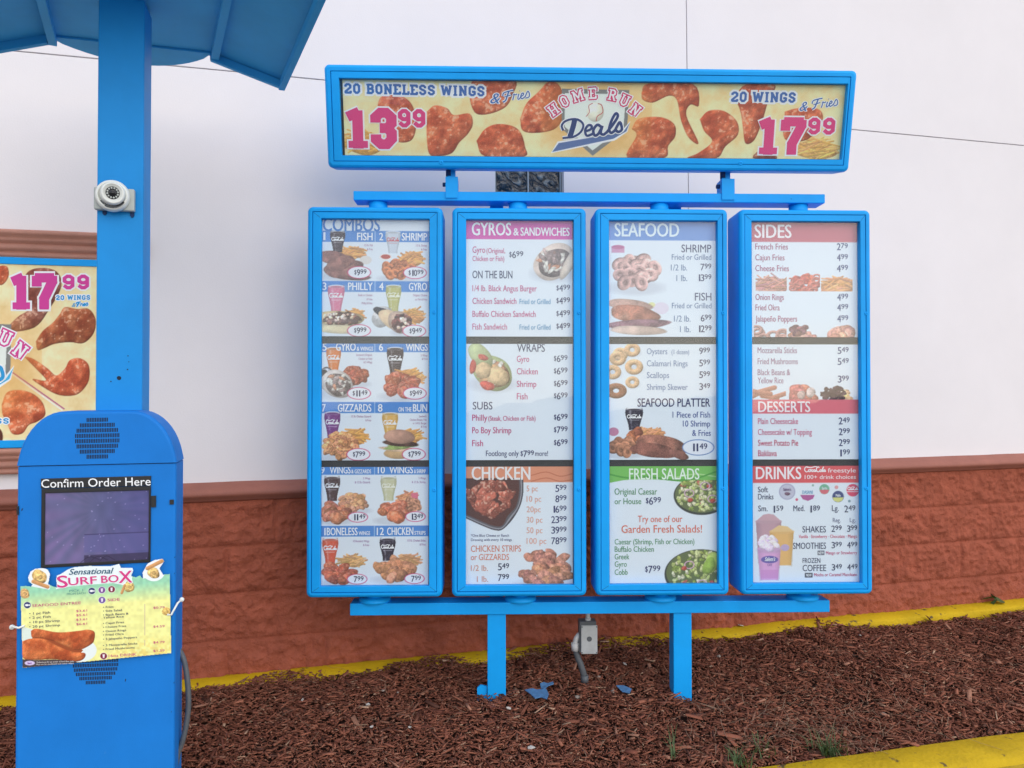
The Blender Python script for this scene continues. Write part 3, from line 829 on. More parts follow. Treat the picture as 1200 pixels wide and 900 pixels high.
# ground: one asphalt sheet, kerbs, planting bed
m = MB(); m.quad([(-400, -400, -.16), (400, -400, -.16), (400, 400, -.16), (-400, 400, -.16)])
tag(m.build("road", m_asphalt), kind="structure")

# footing kerb at the foot of the wall
kp = [(.03, -.15), (-.10, -.15), (-.10, .060), (-.092, .070), (-.01, .078), (.03, .078)]
ko = link("wall_kerb", extrude_profile(kp, -4.0, 7.5, .006), m_yellow, None); ko.matrix_world = MW; tag(ko, kind="structure")

# front kerb along the car lane
fa, fb = ground_at(890, 900, 0.0), ground_at(1200, 858, 0.0)
FYAW = math.degrees(math.atan2(fb[1] - fa[1], fb[0] - fa[0]))
MF = frame(fa[0], fa[1], 0, FYAW)
fp = [(0.012, -.2), (0.0, .0), (-.008, .006), (-.150, .004), (-.170, -.004), (-.182, -.02), (-.195, -.2)]
fo = link("kerb", extrude_profile(fp, -5.0, 6.0, .003), m_yellow, None); fo.matrix_world = MF; fo.data.materials.append(m_yworn)
for p_ in fo.data.polygons:
    if abs(p_.normal.y) > .8 and sum(fo.data.vertices[v].co.y for v in p_.vertices) / 4 < -.15: p_.material_index = 1
tag(fo, kind="structure")
print("front kerb yaw", FYAW)

# height of the bed
def bed_z(x, y):
    """planting bed: low along the kerb, mounded where the board stands"""
    Fi, Wi = np.array(MF.inverted()), np.array(MW.inverted())
    df = Fi[1, 0] * x + Fi[1, 1] * y + Fi[1, 3]
    dw = -(Wi[0 + 1, 0] * x + Wi[1, 1] * y + Wi[1, 3])
    t = np.clip(df / np.maximum(df + dw, .05), 0, 1)
    z = -.012 + .085 * np.sin(np.clip(t * 1.25, 0, 1) * math.pi / 2) ** 1.2 - .012 * np.clip((t - .75) / .25, 0, 1)
    z = z + .010 * np.sin(x * 5.1 + 1.3 * y) + .008 * np.sin(x * 11.0 - y * 7.0) + .006 * np.sin(x * 23 + y * 17) * np.sin(x * 3.1)
    mound = .5 + .5 * np.tanh((x + .35) * 4) * np.tanh((1.55 - x) * 4)
    z = z + (.030 * mound + .008 * np.sin(x * 4.3 + .6) + .007 * np.sin(x * 10.7)) * np.exp(-np.maximum(dw, 0) / .16)
    return z
def bed_mesh():
    nx, ny = 260, 60
    xs = np.linspace(-4.2, 7.0, nx); ts = np.linspace(0, 1, ny)
    F, W = np.array(MF), np.array(MW)
    V = []
    for xx in xs:
        # from the kerb line to the wall, along world y
        yf = fa[1] + math.tan(R(FYAW)) * (xx - fa[0]) - .002
        yw = ay + math.tan(R(WYAW)) * (xx - ax) + .02
        for t in ts:
            y = yf + (yw - yf) * t
            V.append((xx, y, float(bed_z(xx, y)) - .012))
    Q = [(i * ny + j, (i + 1) * ny + j, (i + 1) * ny + j + 1, i * ny + j + 1) for i in range(nx - 1) for j in range(ny - 1)]
    return np_mesh("planting_bed", V, Q, smooth=True)
tag(link("planting_bed", bed_mesh(), m_soil), kind="structure")

def chips(n, seed, lmin, lmax, xr, lift):
    rs = np.random.RandomState(seed)
    x = rs.uniform(*xr, n)
    yf = fa[1] + math.tan(R(FYAW)) * (x - fa[0]); yw = ay + math.tan(R(WYAW)) * (x - ax)
    t = rs.rand(n)
    # ragged edges over both kerbs
    edge = .012 * np.sin(x * 9) + .02 * np.sin(x * 3.7 + 1) + .008 * np.sin(x * 31)
    wk = .085 + .045 * np.sin(x * 2.3 + .4) * 1 + .02 * np.sin(x * 7.1) + .012 * np.sin(x * 19)
    md = .5 + .5 * np.tanh((x + .35) * 4) * np.tanh((1.55 - x) * 4)
    wk = np.clip(wk * (1 - .8 * md), -.01, .2)
    y = yf + edge - .004 + (yw - wk - yf - edge) * t
    l = rs.uniform(lmin, lmax, n) * (.6 + .8 * rs.rand(n) ** 2); wd = l * rs.uniform(.09, .28, n); th = rs.uniform(.0015, .005, n)
    z = bed_z(x, y) + rs.rand(n) * lift - .006
    yaw = rs.rand(n) * 6.283; tx = rs.normal(0, .22, n); ty = rs.normal(0, .16, n)
    # box with pointed, uneven ends
    bx = np.array([-1, 1, 1, -1, -1, 1, 1, -1]) * .5; by = np.array([-1, -1, 1, 1, -1, -1, 1, 1]) * .5; bz = np.array([-1, -1, -1, -1, 1, 1, 1, 1]) * .5
    J = rs.uniform(.35, 1.0, (n, 8)); K = rs.uniform(.8, 1.0, (n, 8))
    px = bx * l[:, None] * K; py = by * wd[:, None] * J; pz = bz * th[:, None] + py * ty[:, None] * 2
    pz = pz + px * tx[:, None]
    c, s_ = np.cos(yaw)[:, None], np.sin(yaw)[:, None]
    V = np.stack([x[:, None] + px * c - py * s_, y[:, None] + px * s_ + py * c, z[:, None] + pz], -1).reshape(-1, 3)
    f = np.array([[0, 3, 2, 1], [4, 5, 6, 7], [0, 1, 5, 4], [1, 2, 6, 5], [2, 3, 7, 6], [3, 0, 4, 7]])
    Q = (np.arange(n)[:, None, None] * 8 + f[None]).reshape(-1, 4)
    base = np.array([[.225, .080, .048], [.275, .104, .062], [.175, .060, .038], [.31, .148, .095], [.10, .042, .028], [.40, .25, .165]])
    pick = rs.choice(6, n, p=[.34, .26, .20, .10, .08, .02])
    C = np.repeat(base[pick] * rs.uniform(.75, 1.3, (n, 1)), 8, 0)
    return V, Q, C
parts = [chips(56000, 1, .015, .037, (-2.7, 4.3), .018), chips(9000, 2, .035, .075, (-2.7, 4.3), .022), chips(42000, 3, .010, .024, (-2.2, 4.0), .024), chips(420, 4, .06, .10, (-2.4, 4.0), .026), chips(1500, 5, .045, .07, (-2.4, 4.0), .026)]
off = 0; VV, QQ, CC = [], [], []
for v, q, c in parts:
    VV.append(v); QQ.append(q + off); CC.append(c); off += len(v)
tag(link("mulch", np_mesh("mulch", np.concatenate(VV), np.concatenate(QQ), None, np.concatenate(CC)), m_chip), "shredded red brown bark mulch covering the planting bed", "mulch", kind="stuff")
# ------------------------------------------------------------------ MENU BOARD STAND
D0, SYAW = 3.2, 1.5
MS = frame(0, D0, 0, SYAW)
def sx_(px, py, c=0.0): return hx(MS, px, py, c)
def sz_(px, py, c=0.0): return hz(MS, px, py, c)
stand = thing("menu_board_stand", MS, "bright blue steel stand of two bars on short square posts carrying the menu panels", "sign stand")
# bars
ub = (sx_(414, 230, .06), sx_(967, 230, .06), sz_(690, 236.2, .06), sz_(690, 225.5, .06))
lb = (sx_(410, 712, .06), sx_(972.5, 710, .06), sz_(690, 719.5, .06), sz_(690, 705.5, .06))
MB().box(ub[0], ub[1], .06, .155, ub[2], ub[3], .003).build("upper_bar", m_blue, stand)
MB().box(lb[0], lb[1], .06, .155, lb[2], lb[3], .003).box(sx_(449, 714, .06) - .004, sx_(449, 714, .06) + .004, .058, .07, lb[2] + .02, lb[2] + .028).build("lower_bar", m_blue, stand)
PW = .078
posts_x = (sx_(582, 760, .07), sx_(800, 760, .07))
for k, xc in enumerate(posts_x):
    pm = MB().box(xc - PW / 2, xc + PW / 2, .07, .15, -.1, lb[2] - .002, .003)
    if k == 0:      # torn-off base flange beside the first post
        pm.prism([(xc - PW / 2 - .042, .03), (xc - PW / 2 - .044, .105), (xc - PW / 2 - .030, .117), (xc - PW / 2 - .002, .112), (xc - PW / 2 - .002, .03)], .082, .092)
    pm.build("post", m_blue, stand)
    up = MB().box(xc - .03, xc + .03, .19, .235, lb[2], ub[3], .003)
    up.box(xc - .025, xc + .025, .1552, .19, lb[2] + .006, lb[3] - .006).box(xc - .025, xc + .025, .1552, .19, ub[2] + .006, ub[3] - .006)
    up.build("upright", m_blue, stand)
# sign brackets
for pa, pb_ in ((522, 536.5), (846, 861)):
    xa, xb = sx_(pa, 220, .055), sx_(pb_, 220, .055)
    z0, z1 = sz_(530, 232, .055), sz_(530, 207, .055)
    bk = MB().box(xa, xb, .054, .0585, z0, z1, .001).box(xa, xa + .005, .061, .13, ub[3] + .002, z1, .001).box(xb - .005, xb, .061, .13, ub[3] + .002, z1, .001)
    bk.box(xa + .008, xb - .012, .075, .11, z1 - .02, z1 + .055, .002)
    bo = bk.build("bracket", m_blue, stand)
    for q in range(2):
        MB().cyl((xa - .014, .09, z1 - .025 - q * .045), (xa + .004, .09, z1 - .025 - q * .045), .009, n=10).build("bolt", m_groove, bo)
    MB().cyl((xa + .012, .082, z1 + .01), (xa + .012, .082, z1 + .05), .012, n=10).build("bolt", m_groove, bo)
# pivot hubs carrying each panel
PC = [(443, 439), (607, 610), (773, 774), (936, 941)]
P_BOX = [(359.5, 518.0), (530.0, 687.0), (696.8, 855.0), (867.5, 1022.0)]
P_TOP, P_BOT = 243.5, 699.0
PZ1, PZ0 = sz_(690, P_TOP), sz_(690, P_BOT)
for (pu, pl) in PC:
    xu, xl = sx_(pu, 240, .1), sx_(pl, 701, .1)
    MB().cyl((xu, .107, PZ1 - .012), (xu, .107, ub[2] - .001), .040, n=24).build("pivot", m_blue, stand)
    MB().lathe([(.0, 0), (.066, 0), (.068, .004), (.066, .018), (.0, .0181)], (xl, .107, lb[3] - .001 + .0), (0, 0, 1), 28).cyl((xl, .107, lb[3] + .014), (xl, .107, PZ0 + .01), .035, n=20).build("pivot", m_blue, stand)

# ------------------------------------------------------------------ MENU PANELS
def rect_mb(mb, x0, x1, z0, z1, r, depth, inset, mi=0):
    """hollow cabinet with softly rounded edges and a door opening in front"""
    i = inset
    mb.loft([(depth, x0 + .014, x1 - .014, z0 + .014, z1 - .014, r), (depth - .012, x0 + .002, x1 - .002, z0 + .002, z1 - .002, r), (depth - .02, x0, x1, z0, z1, r), (.020, x0, x1, z0, z1, r), (.010, x0 + .0015, x1 - .0015, z0 + .0015, z1 - .0015, r),
             (.004, x0 + .005, x1 - .005, z0 + .005, z1 - .005, r), (.0, x0 + .012, x1 - .012, z0 + .012, z1 - .012, r * .8), (.0, x0 + i, x1 - i, z0 + i, z1 - i, .003), (.06, x0 + i, x1 - i, z0 + i, z1 - i, .003)], 7, cap0=True, cap1=True)
    return mb
def door_ring(mb, o, p, y0, y1):
    """o: outer rect, p: opening rect"""
    ox0, ox1, oz0, oz1 = o; px0, px1, pz0, pz1 = p
    e = .0015
    mb.loft([(y1, ox0, ox1, oz0, oz1, .002), (y0 + e, ox0, ox1, oz0, oz1, .002), (y0, ox0 + e, ox1 - e, oz0 + e, oz1 - e, .002), (y0, px0 - e, px1 + e, pz0 - e, pz1 + e, .002), (y0 + e, px0, px1, pz0, pz1, .001), (y1, px0, px1, pz0, pz1, .001)], 2, close=True)
    return mb
OPEN = [(375.5, 503.0), (546.0, 672.6), (714.0, 841.6), (881.6, 1009.3)]
SHX = [(376.2, 502.3), (546.2, 671.0), (714.2, 839.5), (881.8, 1006.0)]
SHY = [(258.4, 394.6), (403.2, 538.9), (546.6, 684.5)]
O_T, O_B = 257.6, 685.6
panel_labels = [
    "blue menu panel headed COMBOS with twelve numbered pictured meals",
    "blue menu panel headed GYROS & SANDWICHES over wraps, subs and chicken",
    "blue menu panel headed SEAFOOD with green FRESH SALADS sheet below",
    "blue menu panel headed SIDES with red DESSERTS and DRINKS bands"]
panels = []; SHEETS = []
WP = np.mean([sx_(b, 471) - sx_(a, 471) for a, b in P_BOX])
cab_me = None
for k in range(4):
    xa, xb = sx_(P_BOX[k][0], 471), sx_(P_BOX[k][1], 471)
    xc = (xa + xb) / 2
    MP = MS @ Matrix.Translation((xc, 0, PZ0))
    th = thing("menu_sign", MP, panel_labels[k], "menu sign", "four blue menu panels hung between the bars")
    H = PZ1 - PZ0
    w2 = WP / 2
    opn = (sx_(OPEN[k][0], 471, .003) - xc, sx_(OPEN[k][1], 471, .003) - xc, sz_(690, O_B, .003) - PZ0, sz_(690, O_T, .003) - PZ0)
    if cab_me is None:
        cab_me = rect_mb(MB(), -w2, w2, 0, H, .022, .18, .0215).mesh("cabinet")
        cab_me.materials.append(m_blue)
    o = bpy.data.objects.new("cabinet", cab_me); COL.objects.link(o); o.parent = th
    inner = (-w2 + .0235, w2 - .0235, .0235, H - .0235)
    dm = door_ring(MB(), inner, opn, .0015, .03)
    # mitre seams in the door corners
    do = dm.build("door_frame", m_blue, th)
    for (ix, iz, jx, jz) in ((0, 2, 0, 2), (1, 2, 1, 2), (0, 3, 0, 3), (1, 3, 1, 3)):
        a = Vector((inner[ix], 0, inner[iz])); b = Vector((opn[jx], 0, opn[jz])); d = (b - a).normalized(); nn = Vector((-d.z, 0, d.x)) * .0006
        a = a + d * .004; b = b - d * .004
        MB().quad([(a + nn + Vector((0, .0012, 0)))[:], (b + nn + Vector((0, .0012, 0)))[:], (b - nn + Vector((0, .0012, 0)))[:], (a - nn + Vector((0, .0012, 0)))[:]]).build("mitre_seam", m_groove, do)
    for py in (366.5, 573.5):
        lx, lz = sx_(OPEN[k][1] + 6, py) - xc, sz_(690, py) - PZ0
        MB().lathe([(0.0075, 0), (.0075, .0035), (.006, .005), (.0025, .005), (.002, .001), (0, .001)], (lx, .003, lz), (0, -1, 0), 16).build("lock", m_blue, do)
    MB().box(-w2 + .026, w2 - .026, .045, .05, .026, H - .026).build("backing", m_black, th)
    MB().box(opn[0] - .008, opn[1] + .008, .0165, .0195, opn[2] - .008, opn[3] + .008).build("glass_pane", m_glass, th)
    for j in range(3):
        x0, x1 = SHX[k]; y0, y1 = SHY[j]
        c = .034
        lx0, lx1 = sx_(x0, 471, c) - xc, sx_(x1, 471, c) - xc
        lz0, lz1 = sz_(690, y1, c) - PZ0, sz_(690, y0, c) - PZ0
        def mp(px, py, x0=x0, x1=x1, y0=y0, y1=y1, lx0=lx0, lx1=lx1, lz0=lz0, lz1=lz1):
            return lx0 + (np.asarray(px) - x0) / (x1 - x0) * (lx1 - lx0), lz1 + (np.asarray(py) - y0) / (y1 - y0) * (lz0 - lz1)
        SHEETS.append((Sheet((x0, y0, x1, y1), mp, 1.75, (228, 236, 243), c), th))
S = [s for s, _ in SHEETS]

NAVY, PINK, GREY, WHT = (38, 42, 92), (205, 95, 140), (78, 84, 112), (238, 242, 248)
COKE, CLEAR, PKC, LEM, ORG, PUR, YEL, RED = (66, 48, 52), (206, 214, 224), (226, 130, 158), (196, 192, 120), (232, 134, 70), (128, 66, 132), (226, 178, 92), (226, 96, 66)
FRY, BRN, TAN, FISHC = (228, 180, 112), (168, 96, 72), (186, 138, 100), (156, 108, 98)
BAND = (82, 142, 212)
# --- combos 1-4
s = S[0]
s.T("COMBOS", 378, 272.6, 15.6, (58, 128, 202), 'L', 444.5, bold=.022)
def band(s, ya, yb, items, h, base):
    x0, x1 = s.x0, s.x1
    s.rect(x0 - 1, ya, x1 + 1, yb, BAND); s.rect(438.6, ya, 439.4, yb, (190, 212, 236))
    for st, xa, xb, hh in items: s.T(st, xa, base, hh, WHT, 'L', xb, bold=.02)
band(s, 272, 285, [("1", 378.5, 380.6, 9), ("FISH", 418, 436, 8.6), ("2", 444, 448.4, 8.6), ("SHRIMP", 470.5, 500, 8.6)], 9, 283)
for (st, xr, b) in (("1/2 lb. Fish", 436.3, 290), ("& Fries", 436.3, 294.6), ("1/2 lb. Shrimp", 500, 290), ("& Fries", 500, 294.6), ("Steak or Chicken", 436, 348), ("& Fries", 436, 352.8), ("Philly & Fries", 436, 357.4), ("Original, Chicken", 500.5, 348), ("or Fish & Fries", 500.5, 352.8)):
    s.T(st, xr, b, 2.5, (170, 110, 150), 'R')
s.fries(396, 289, 430, 305); s.ell(428, 306, 7, 5, (226, 220, 214)); s.cup(386, 272.8, 404, 297, COKE)
s.shadow(404, 325, 30, 6)
s.blob(392, 304, 20, 8, FISHC, .15, .08, .35); s.blob(402, 316, 24, 10, (156, 110, 98), -.1, .1, .4); s.blob(398, 310, 18, 8, (150, 104, 92), -.25, .1, .4, .1); s.blob(408, 324, 26, 5, (142, 98, 88), .12, .1, .35)
s.cup(451, 272.8, 469, 298, CLEAR, (206, 110, 120))
s.fries(466, 293, 499, 314); s.ell(451.5, 302.5, 7.5, 4, (240, 236, 234)); s.ell(451.5, 302, 5.6, 2.7, (190, 84, 66))
s.shrimp(442, 304, 490, 330, 6.4, 16, (206, 128, 82))
s.oval(420.4, 320.4, 14, 7.3); s.price(429, 324, 7, "9", "99", dollar=True); s.oval(486, 320.6, 14, 7.3); s.price(496, 324.2, 7, "10", "99", dollar=True)
band(s, 330.5, 343, [("3", 377.8, 382, 8.6), ("PHILLY", 407.6, 436.3, 8.6), ("4", 444, 449, 8.6), ("GYRO", 479, 500, 8.6)], 9, 341)
s.poly([(384, 343), (417, 343), (410, 336), (392, 334)], (150, 178, 214), .5)
s.cup(383.6, 336, 403.4, 367, PKC); s.fries(400, 360, 428, 380)
s.blob(397, 384, 28, 7, (226, 208, 168), .05, .04, .1); s.blob(396, 374, 30, 9, (214, 188, 140), .05, .06, .15)
s.pile(376, 366, 425, 383, 3.6, 60, (120, 88, 76), var=.45, tex=.4); s.pile(376, 366, 420, 378, 2.2, 22, (226, 218, 200))
s.blob(397, 386.5, 28, 5, (232, 216, 178), .03, .04, .1)
s.cup(451.6, 335.5, 470, 366, LEM, (240, 240, 220)); s.fries(468, 360, 499, 382)
s.blob(448, 372, 12, 13, (206, 204, 204), .7, .08, .2); s.blob(446, 366, 9, 5, (58, 54, 58), .5, .2); s.blob(460, 376, 18, 10, (224, 196, 160), .55, .06, .1)
s.blob(468, 378, 15, 12, (196, 168, 150), .5, .08, .2); s.pile(458, 366, 486, 393, 3.4, 50, (110, 72, 66), var=.5, tex=.4); s.pile(460, 368, 484, 388, 2.4, 14, (222, 212, 204))
s.oval(420.4, 388, 14, 7.3); s.price(429, 391.5, 7, "9", "99", dollar=True); s.oval(485.2, 388.4, 14, 7.3); s.price(494, 392, 7, "9", "49", dollar=True)
# --- combos 5-8
s = S[1]
band(s, 403, 413, [("5", 378, 382.6, 8.6), ("GYRO", 393.6, 416.5, 8.8), ("& WINGS", 418, 437, 4.6), ("6", 444, 448.6, 8.6), ("WINGS", 475.6, 501, 8.4)], 9, 411.4)
for (st, xr, b) in (("Sandwich (Original,", 436, 417.5), ("Chicken or Fish)", 436, 422), ("& 5 Wings", 436, 426), ("5 Wings", 501, 418), ("& Fries", 501, 422), ("1/2 lb. Chicken Gizzards", 435, 489), ("& Fries", 435, 493.5), ("Sandwich", 500, 489), ("Chicken Breast, Fish", 500, 493), ("or 1/4 lb. Burger", 500, 497), ("& Fries", 500, 501)):
    s.T(st, xr, b, 2.5, (165, 110, 150), 'R')
s.cup(382, 408, 399.5, 439, ORG); s.blob(382, 440, 9, 9, (70, 68, 74), .7, .1)
s.pile(397, 427, 434, 453, 7, 22, BRN, .3); s.wrap(395, 450, 19, 16, (214, 204, 198), (150, 130, 126), .5, True)
s.cup(453, 408, 472.8, 441, COKE); s.fries(460, 428, 498, 454); s.pile(443, 436, 492, 468, 9, 26, (174, 98, 74), .35)
s.oval(420.6, 461, 14, 7.3); s.price(430.4, 464.6, 7, "11", "49", dollar=True); s.oval(486, 461, 14, 7.3); s.price(494.5, 464.6, 7, "9", "49", dollar=True)
band(s, 471, 484, [("7", 377.6, 381.6, 8.6), ("GIZZARDS", 396, 435, 8.6), ("8", 443, 448, 8.6), ("ON THE", 467, 482, 5), ("BUN", 484, 500.5, 8.6)], 9, 482.2)
s.cup(380, 483, 399, 514, PUR); s.fries(396, 500, 434, 522); s.pile(375, 505, 424, 540, 5, 70, (206, 154, 110), var=.22, tex=.4)
s.cup(447.6, 484, 466.5, 514, YEL); s.fries(462, 501, 498, 520)
s.blob(467, 531, 17, 6.5, (206, 170, 124), 0, .04, .1); s.blob(468, 526, 21, 3.2, (224, 190, 160), .05, .2, .3); s.blob(469, 523, 20, 3, (150, 170, 100), -.05, .3, .3); s.blob(469, 519, 20, 4, (96, 66, 54), .06, .1, .4); s.blob(468, 511.5, 18, 8.5, (196, 152, 130), .08, .04, .12)
s.oval(420, 532, 14, 7.3); s.price(428, 535.6, 7, "7", "99", dollar=True); s.oval(485, 532, 14, 7.3); s.price(493, 535.6, 7, "7", "99", dollar=True)
# --- combos 9-12
s = S[2]
band(s, 546, 555.6, [("9", 376.4, 380.6, 8), ("WINGS", 387, 411, 8), ("& GIZZARDS", 412, 435, 4.5), ("10", 443, 451, 8), ("WINGS", 456.7, 484, 8), ("& SHRIMP", 485.5, 499, 4.5)], 9, 554)
for (st, xr, b) in (("5 Wings", 434, 561), ("& 1/2 lb. Gizzards", 434, 565.6), ("5 Wings", 499, 561), ("& 1/2 lb. Shrimp", 499, 565.6), ("10 Boneless Wings", 433, 634), ("& Fries", 433, 638.6), ("1/2 lb. Chicken Strips", 499, 633.6), ("& Fries", 499, 638.2)):
    s.T(st, xr, b, 2.6, (160, 110, 165), 'R')
s.cup(380, 558, 399, 586, (84, 60, 58)); s.pile(394, 576, 436, 600, 4.6, 44, (204, 162, 124), var=.18); s.pile(374, 587, 414, 612, 8, 18, (182, 122, 92), .3)
s.cup(446, 558.6, 465, 586, (206, 204, 166), (238, 238, 224)); s.fries(462, 575, 492, 590, 24, (222, 170, 130)); s.rect(482, 577, 490, 584, (226, 120, 140)); s.shrimp(470, 580, 496, 602, 5, 10, (208, 150, 118)); s.pile(438, 585, 480, 612, 8, 20, (190, 120, 92), .3)
s.oval(419.5, 605, 12, 6.2, (205, 70, 120)); s.price(428.4, 608.6, 7, "11", "49"); s.oval(487, 604.6, 12, 6.2, (205, 70, 120)); s.price(496, 608.3, 7, "13", "49")
band(s, 615, 627.6, [("11", 374.6, 382, 8.4), ("BONELESS", 383.6, 419.3, 8.6), ("WINGS", 420.8, 434, 4.4), ("12", 442, 450, 8.4), ("CHICKEN", 454, 484.5, 8.6), ("STRIPS", 486, 499, 4.4)], 9, 625.8)
s.cup(378, 630, 397, 659, RED); s.fries(396, 646, 430, 664, 40, (220, 186, 130)); s.pile(375, 655, 422, 684, 7, 26, (184, 106, 84), .25)
s.cup(445, 630, 464, 656, (54, 44, 60)); s.fries(466, 646, 494, 664, 40, (216, 178, 128)); s.pile(436, 650, 490, 681, 7, 30, (196, 148, 112), var=.2)
s.oval(419, 677, 12, 6.2, (205, 70, 120)); s.price(426.5, 680.6, 7, "7", "99"); s.oval(486, 676.8, 12, 6.2, (205, 70, 120)); s.price(493.5, 680.4, 7, "7", "99")
# --- gyros & sandwiches
s = S[3]
s.rect(540, 250, 680, 281, (212, 84, 172))
s.T("GYROS", 553, 276.4, 14.6, WHT, 'L', 598.6, bold=.022); s.T("&", 601.6, 276.4, 8.6, WHT, 'L', 607.8, bold=.02); s.T("SANDWICHES", 610, 276.6, 9.4, WHT, 'L', 667.4, bold=.022)
MAG = (200, 84, 138)
s.T("Gyro", 553.6, 297, 7.4, MAG, 'L', 568.4); s.T("(Original,", 570, 297.2, 5.8, MAG, 'L', 591.8); s.T("Chicken or Fish)", 553.6, 306.6, 5.8, MAG, 'L', 590.8); s.price(613, 303, 8, "6", "99", GREY, True)
s.T("ON THE BUN", 553.6, 326.7, 8.8, (70, 78, 110), 'L', 600.3, bold=.008)
for st, x1, b in (("1/4 lb. Black Angus Burger", 629, 341.8), ("Chicken Sandwich", 605, 356.6), ("Buffalo Chicken Sandwich", 627.6, 371.7), ("Fish Sandwich", 594, 386.5)):
    s.T(st, 553.6, b, 7, MAG, 'L', x1); s.price(668, b, 7.8, "4", "99", NAVY if b > 350 else (66, 72, 112), True)
for b in (356.6, 386.5): s.T("Fried or Grilled", 608.8, b, 6, (66, 146, 190), 'L', 645)
s.wrap(649, 307, 25, 20, (228, 210, 198), (158, 138, 134), -.6); s.blob(668, 308, 6, 22, (232, 216, 200), .5, .05, .08)
# --- wraps, subs
s = S[4]
s.wrap(577, 437, 25, 19, (176, 186, 134), (196, 156, 116), .5); s.blob(563, 417, 17, 11, (190, 198, 150), .8, .06, .1)
s.blob(583, 441, 13, 11, (226, 196, 152), .3, .1, .15); s.blob(566, 434, 10, 9, (222, 192, 150), .2, .1, .15); s.blob(554, 430, 4, 8, (206, 96, 84), .1); s.blob(571, 452, 9, 5, (206, 92, 80), .4); s.blob(566, 419, 6, 3.5, (206, 104, 92), .4)
s.T("WRAPS", 606, 412.4, 9.6, GREY, 'L', 638.4)
for st, x1, b in (("Gyro", 620, 424.2), ("Chicken", 630, 438.8), ("Shrimp", 628.4, 453.5), ("Fish", 618, 468)):
    s.T(st, 605.6, b, 7.2, MAG, 'L', x1); s.price(665, b, 7.8, "6", "99", (74, 80, 112), True)
s.T("SUBS", 554, 479.8, 8.8, (70, 78, 112), 'L', 577)
s.T("Philly", 553.4, 493, 7.2, (196, 62, 122), 'L', 571); s.T("(Steak, Chicken or Fish)", 572.3, 493, 5.6, (196, 62, 122), 'L', 627.4)
s.T("Po Boy Shrimp", 553.4, 507.6, 7.2, (196, 62, 122), 'L', 599); s.T("Fish", 553.4, 522.7, 7.2, (196, 62, 122), 'L', 566)
for b, d in ((493, "6"), (507.6, "7"), (522.7, "6")): s.price(665, b, 7.8, d, "99", (28, 30, 96), True)
s.T("Footlong only", 569.5, 534.2, 6.4, (60, 66, 110), 'L', 607.6); s.price(625.5, 535.4, 7.6, "7", "99", (34, 38, 96), True); s.T("more!", 627, 534.2, 6, (60, 66, 110), 'L', 642)
# --- chicken
s = S[5]
s.rect(540, 540, 680, 565, (226, 150, 116)); s.T("CHICKEN", 553, 561.8, 15.6, (240, 236, 234), 'L', 621, bold=.022)
for k in range(2): s.rib([(622, 557 + k * 7), (640, 553 + k * 7), (656, 558 + k * 6), (671, 555 + k * 7)], .7, (206, 124, 92), .0004)
def tray(e, c): s.poly([(540, 560)] + [tuple(p) for p in catmull([(613 - e, 560), (613 - e, 578), (609 - e, 594), (600 - e, 609 - e), (589, 620 - e), (580, 621 - e), (566, 616 - e), (540, 604 - e)], 5)], c)
tray(0, (70, 68, 74)); tray(1.5, (150, 148, 154)); tray(3, (96, 92, 96)); tray(5, (92, 58, 52))
for k in range(30):
    a = s.rs.rand() * 6.28; q = math.sqrt(s.rs.rand())
    s.blob(576 + 25 * q * math.cos(a), 584 + 18 * q * math.sin(a), 8 + 3 * s.rs.rand(), 4.6, np.array((186, 104, 84)) * s.rs.uniform(.75, 1.15), s.rs.uniform(-1.3, 1.3), .18, .25, .55)
s.rect(545.5, 546, 546, 565, (226, 150, 116))
for st, b, x1, d, ct in (("5 pc", 575.6, 630, "5", "99"), ("10 pc", 587.8, 634, "8", "99"), ("20pc", 600, 633.5, "16", "99"), ("30 pc", 612.2, 635.5, "23", "99"), ("50 pc", 624.5, 635.5, "39", "99"), ("100 pc", 637, 640, "78", "99")):
    s.T(st, 617, b, 6.8, (226, 168, 148), 'L', x1); s.price(663.6, b + .6, 8, d, ct, (52, 58, 108))
s.T("*One Blue Cheese or Ranch", 552, 628.4, 3, (70, 74, 120), 'L', 596.4); s.T("Dressing with every 10 wings", 552, 633.4, 3, (70, 74, 120), 'L', 599.6)
s.T("CHICKEN STRIPS", 552, 646, 7.4, (216, 130, 104), 'L', 610.4); s.T("or GIZZARDS", 552, 655.6, 7, (216, 130, 104), 'L', 596.4)
s.T("1/2 lb.", 552, 668.2, 6.6, (216, 150, 130), 'L', 571.8); s.price(596.4, 667.6, 8, "5", "49"); s.T("1 lb.", 559, 681, 6.6, (216, 150, 130), 'L', 572); s.price(596.4, 680.2, 8, "7", "99")
s.pile(602, 642, 680, 690, 9, 40, (184, 138, 118), var=.16, sq=.6, tex=.35)
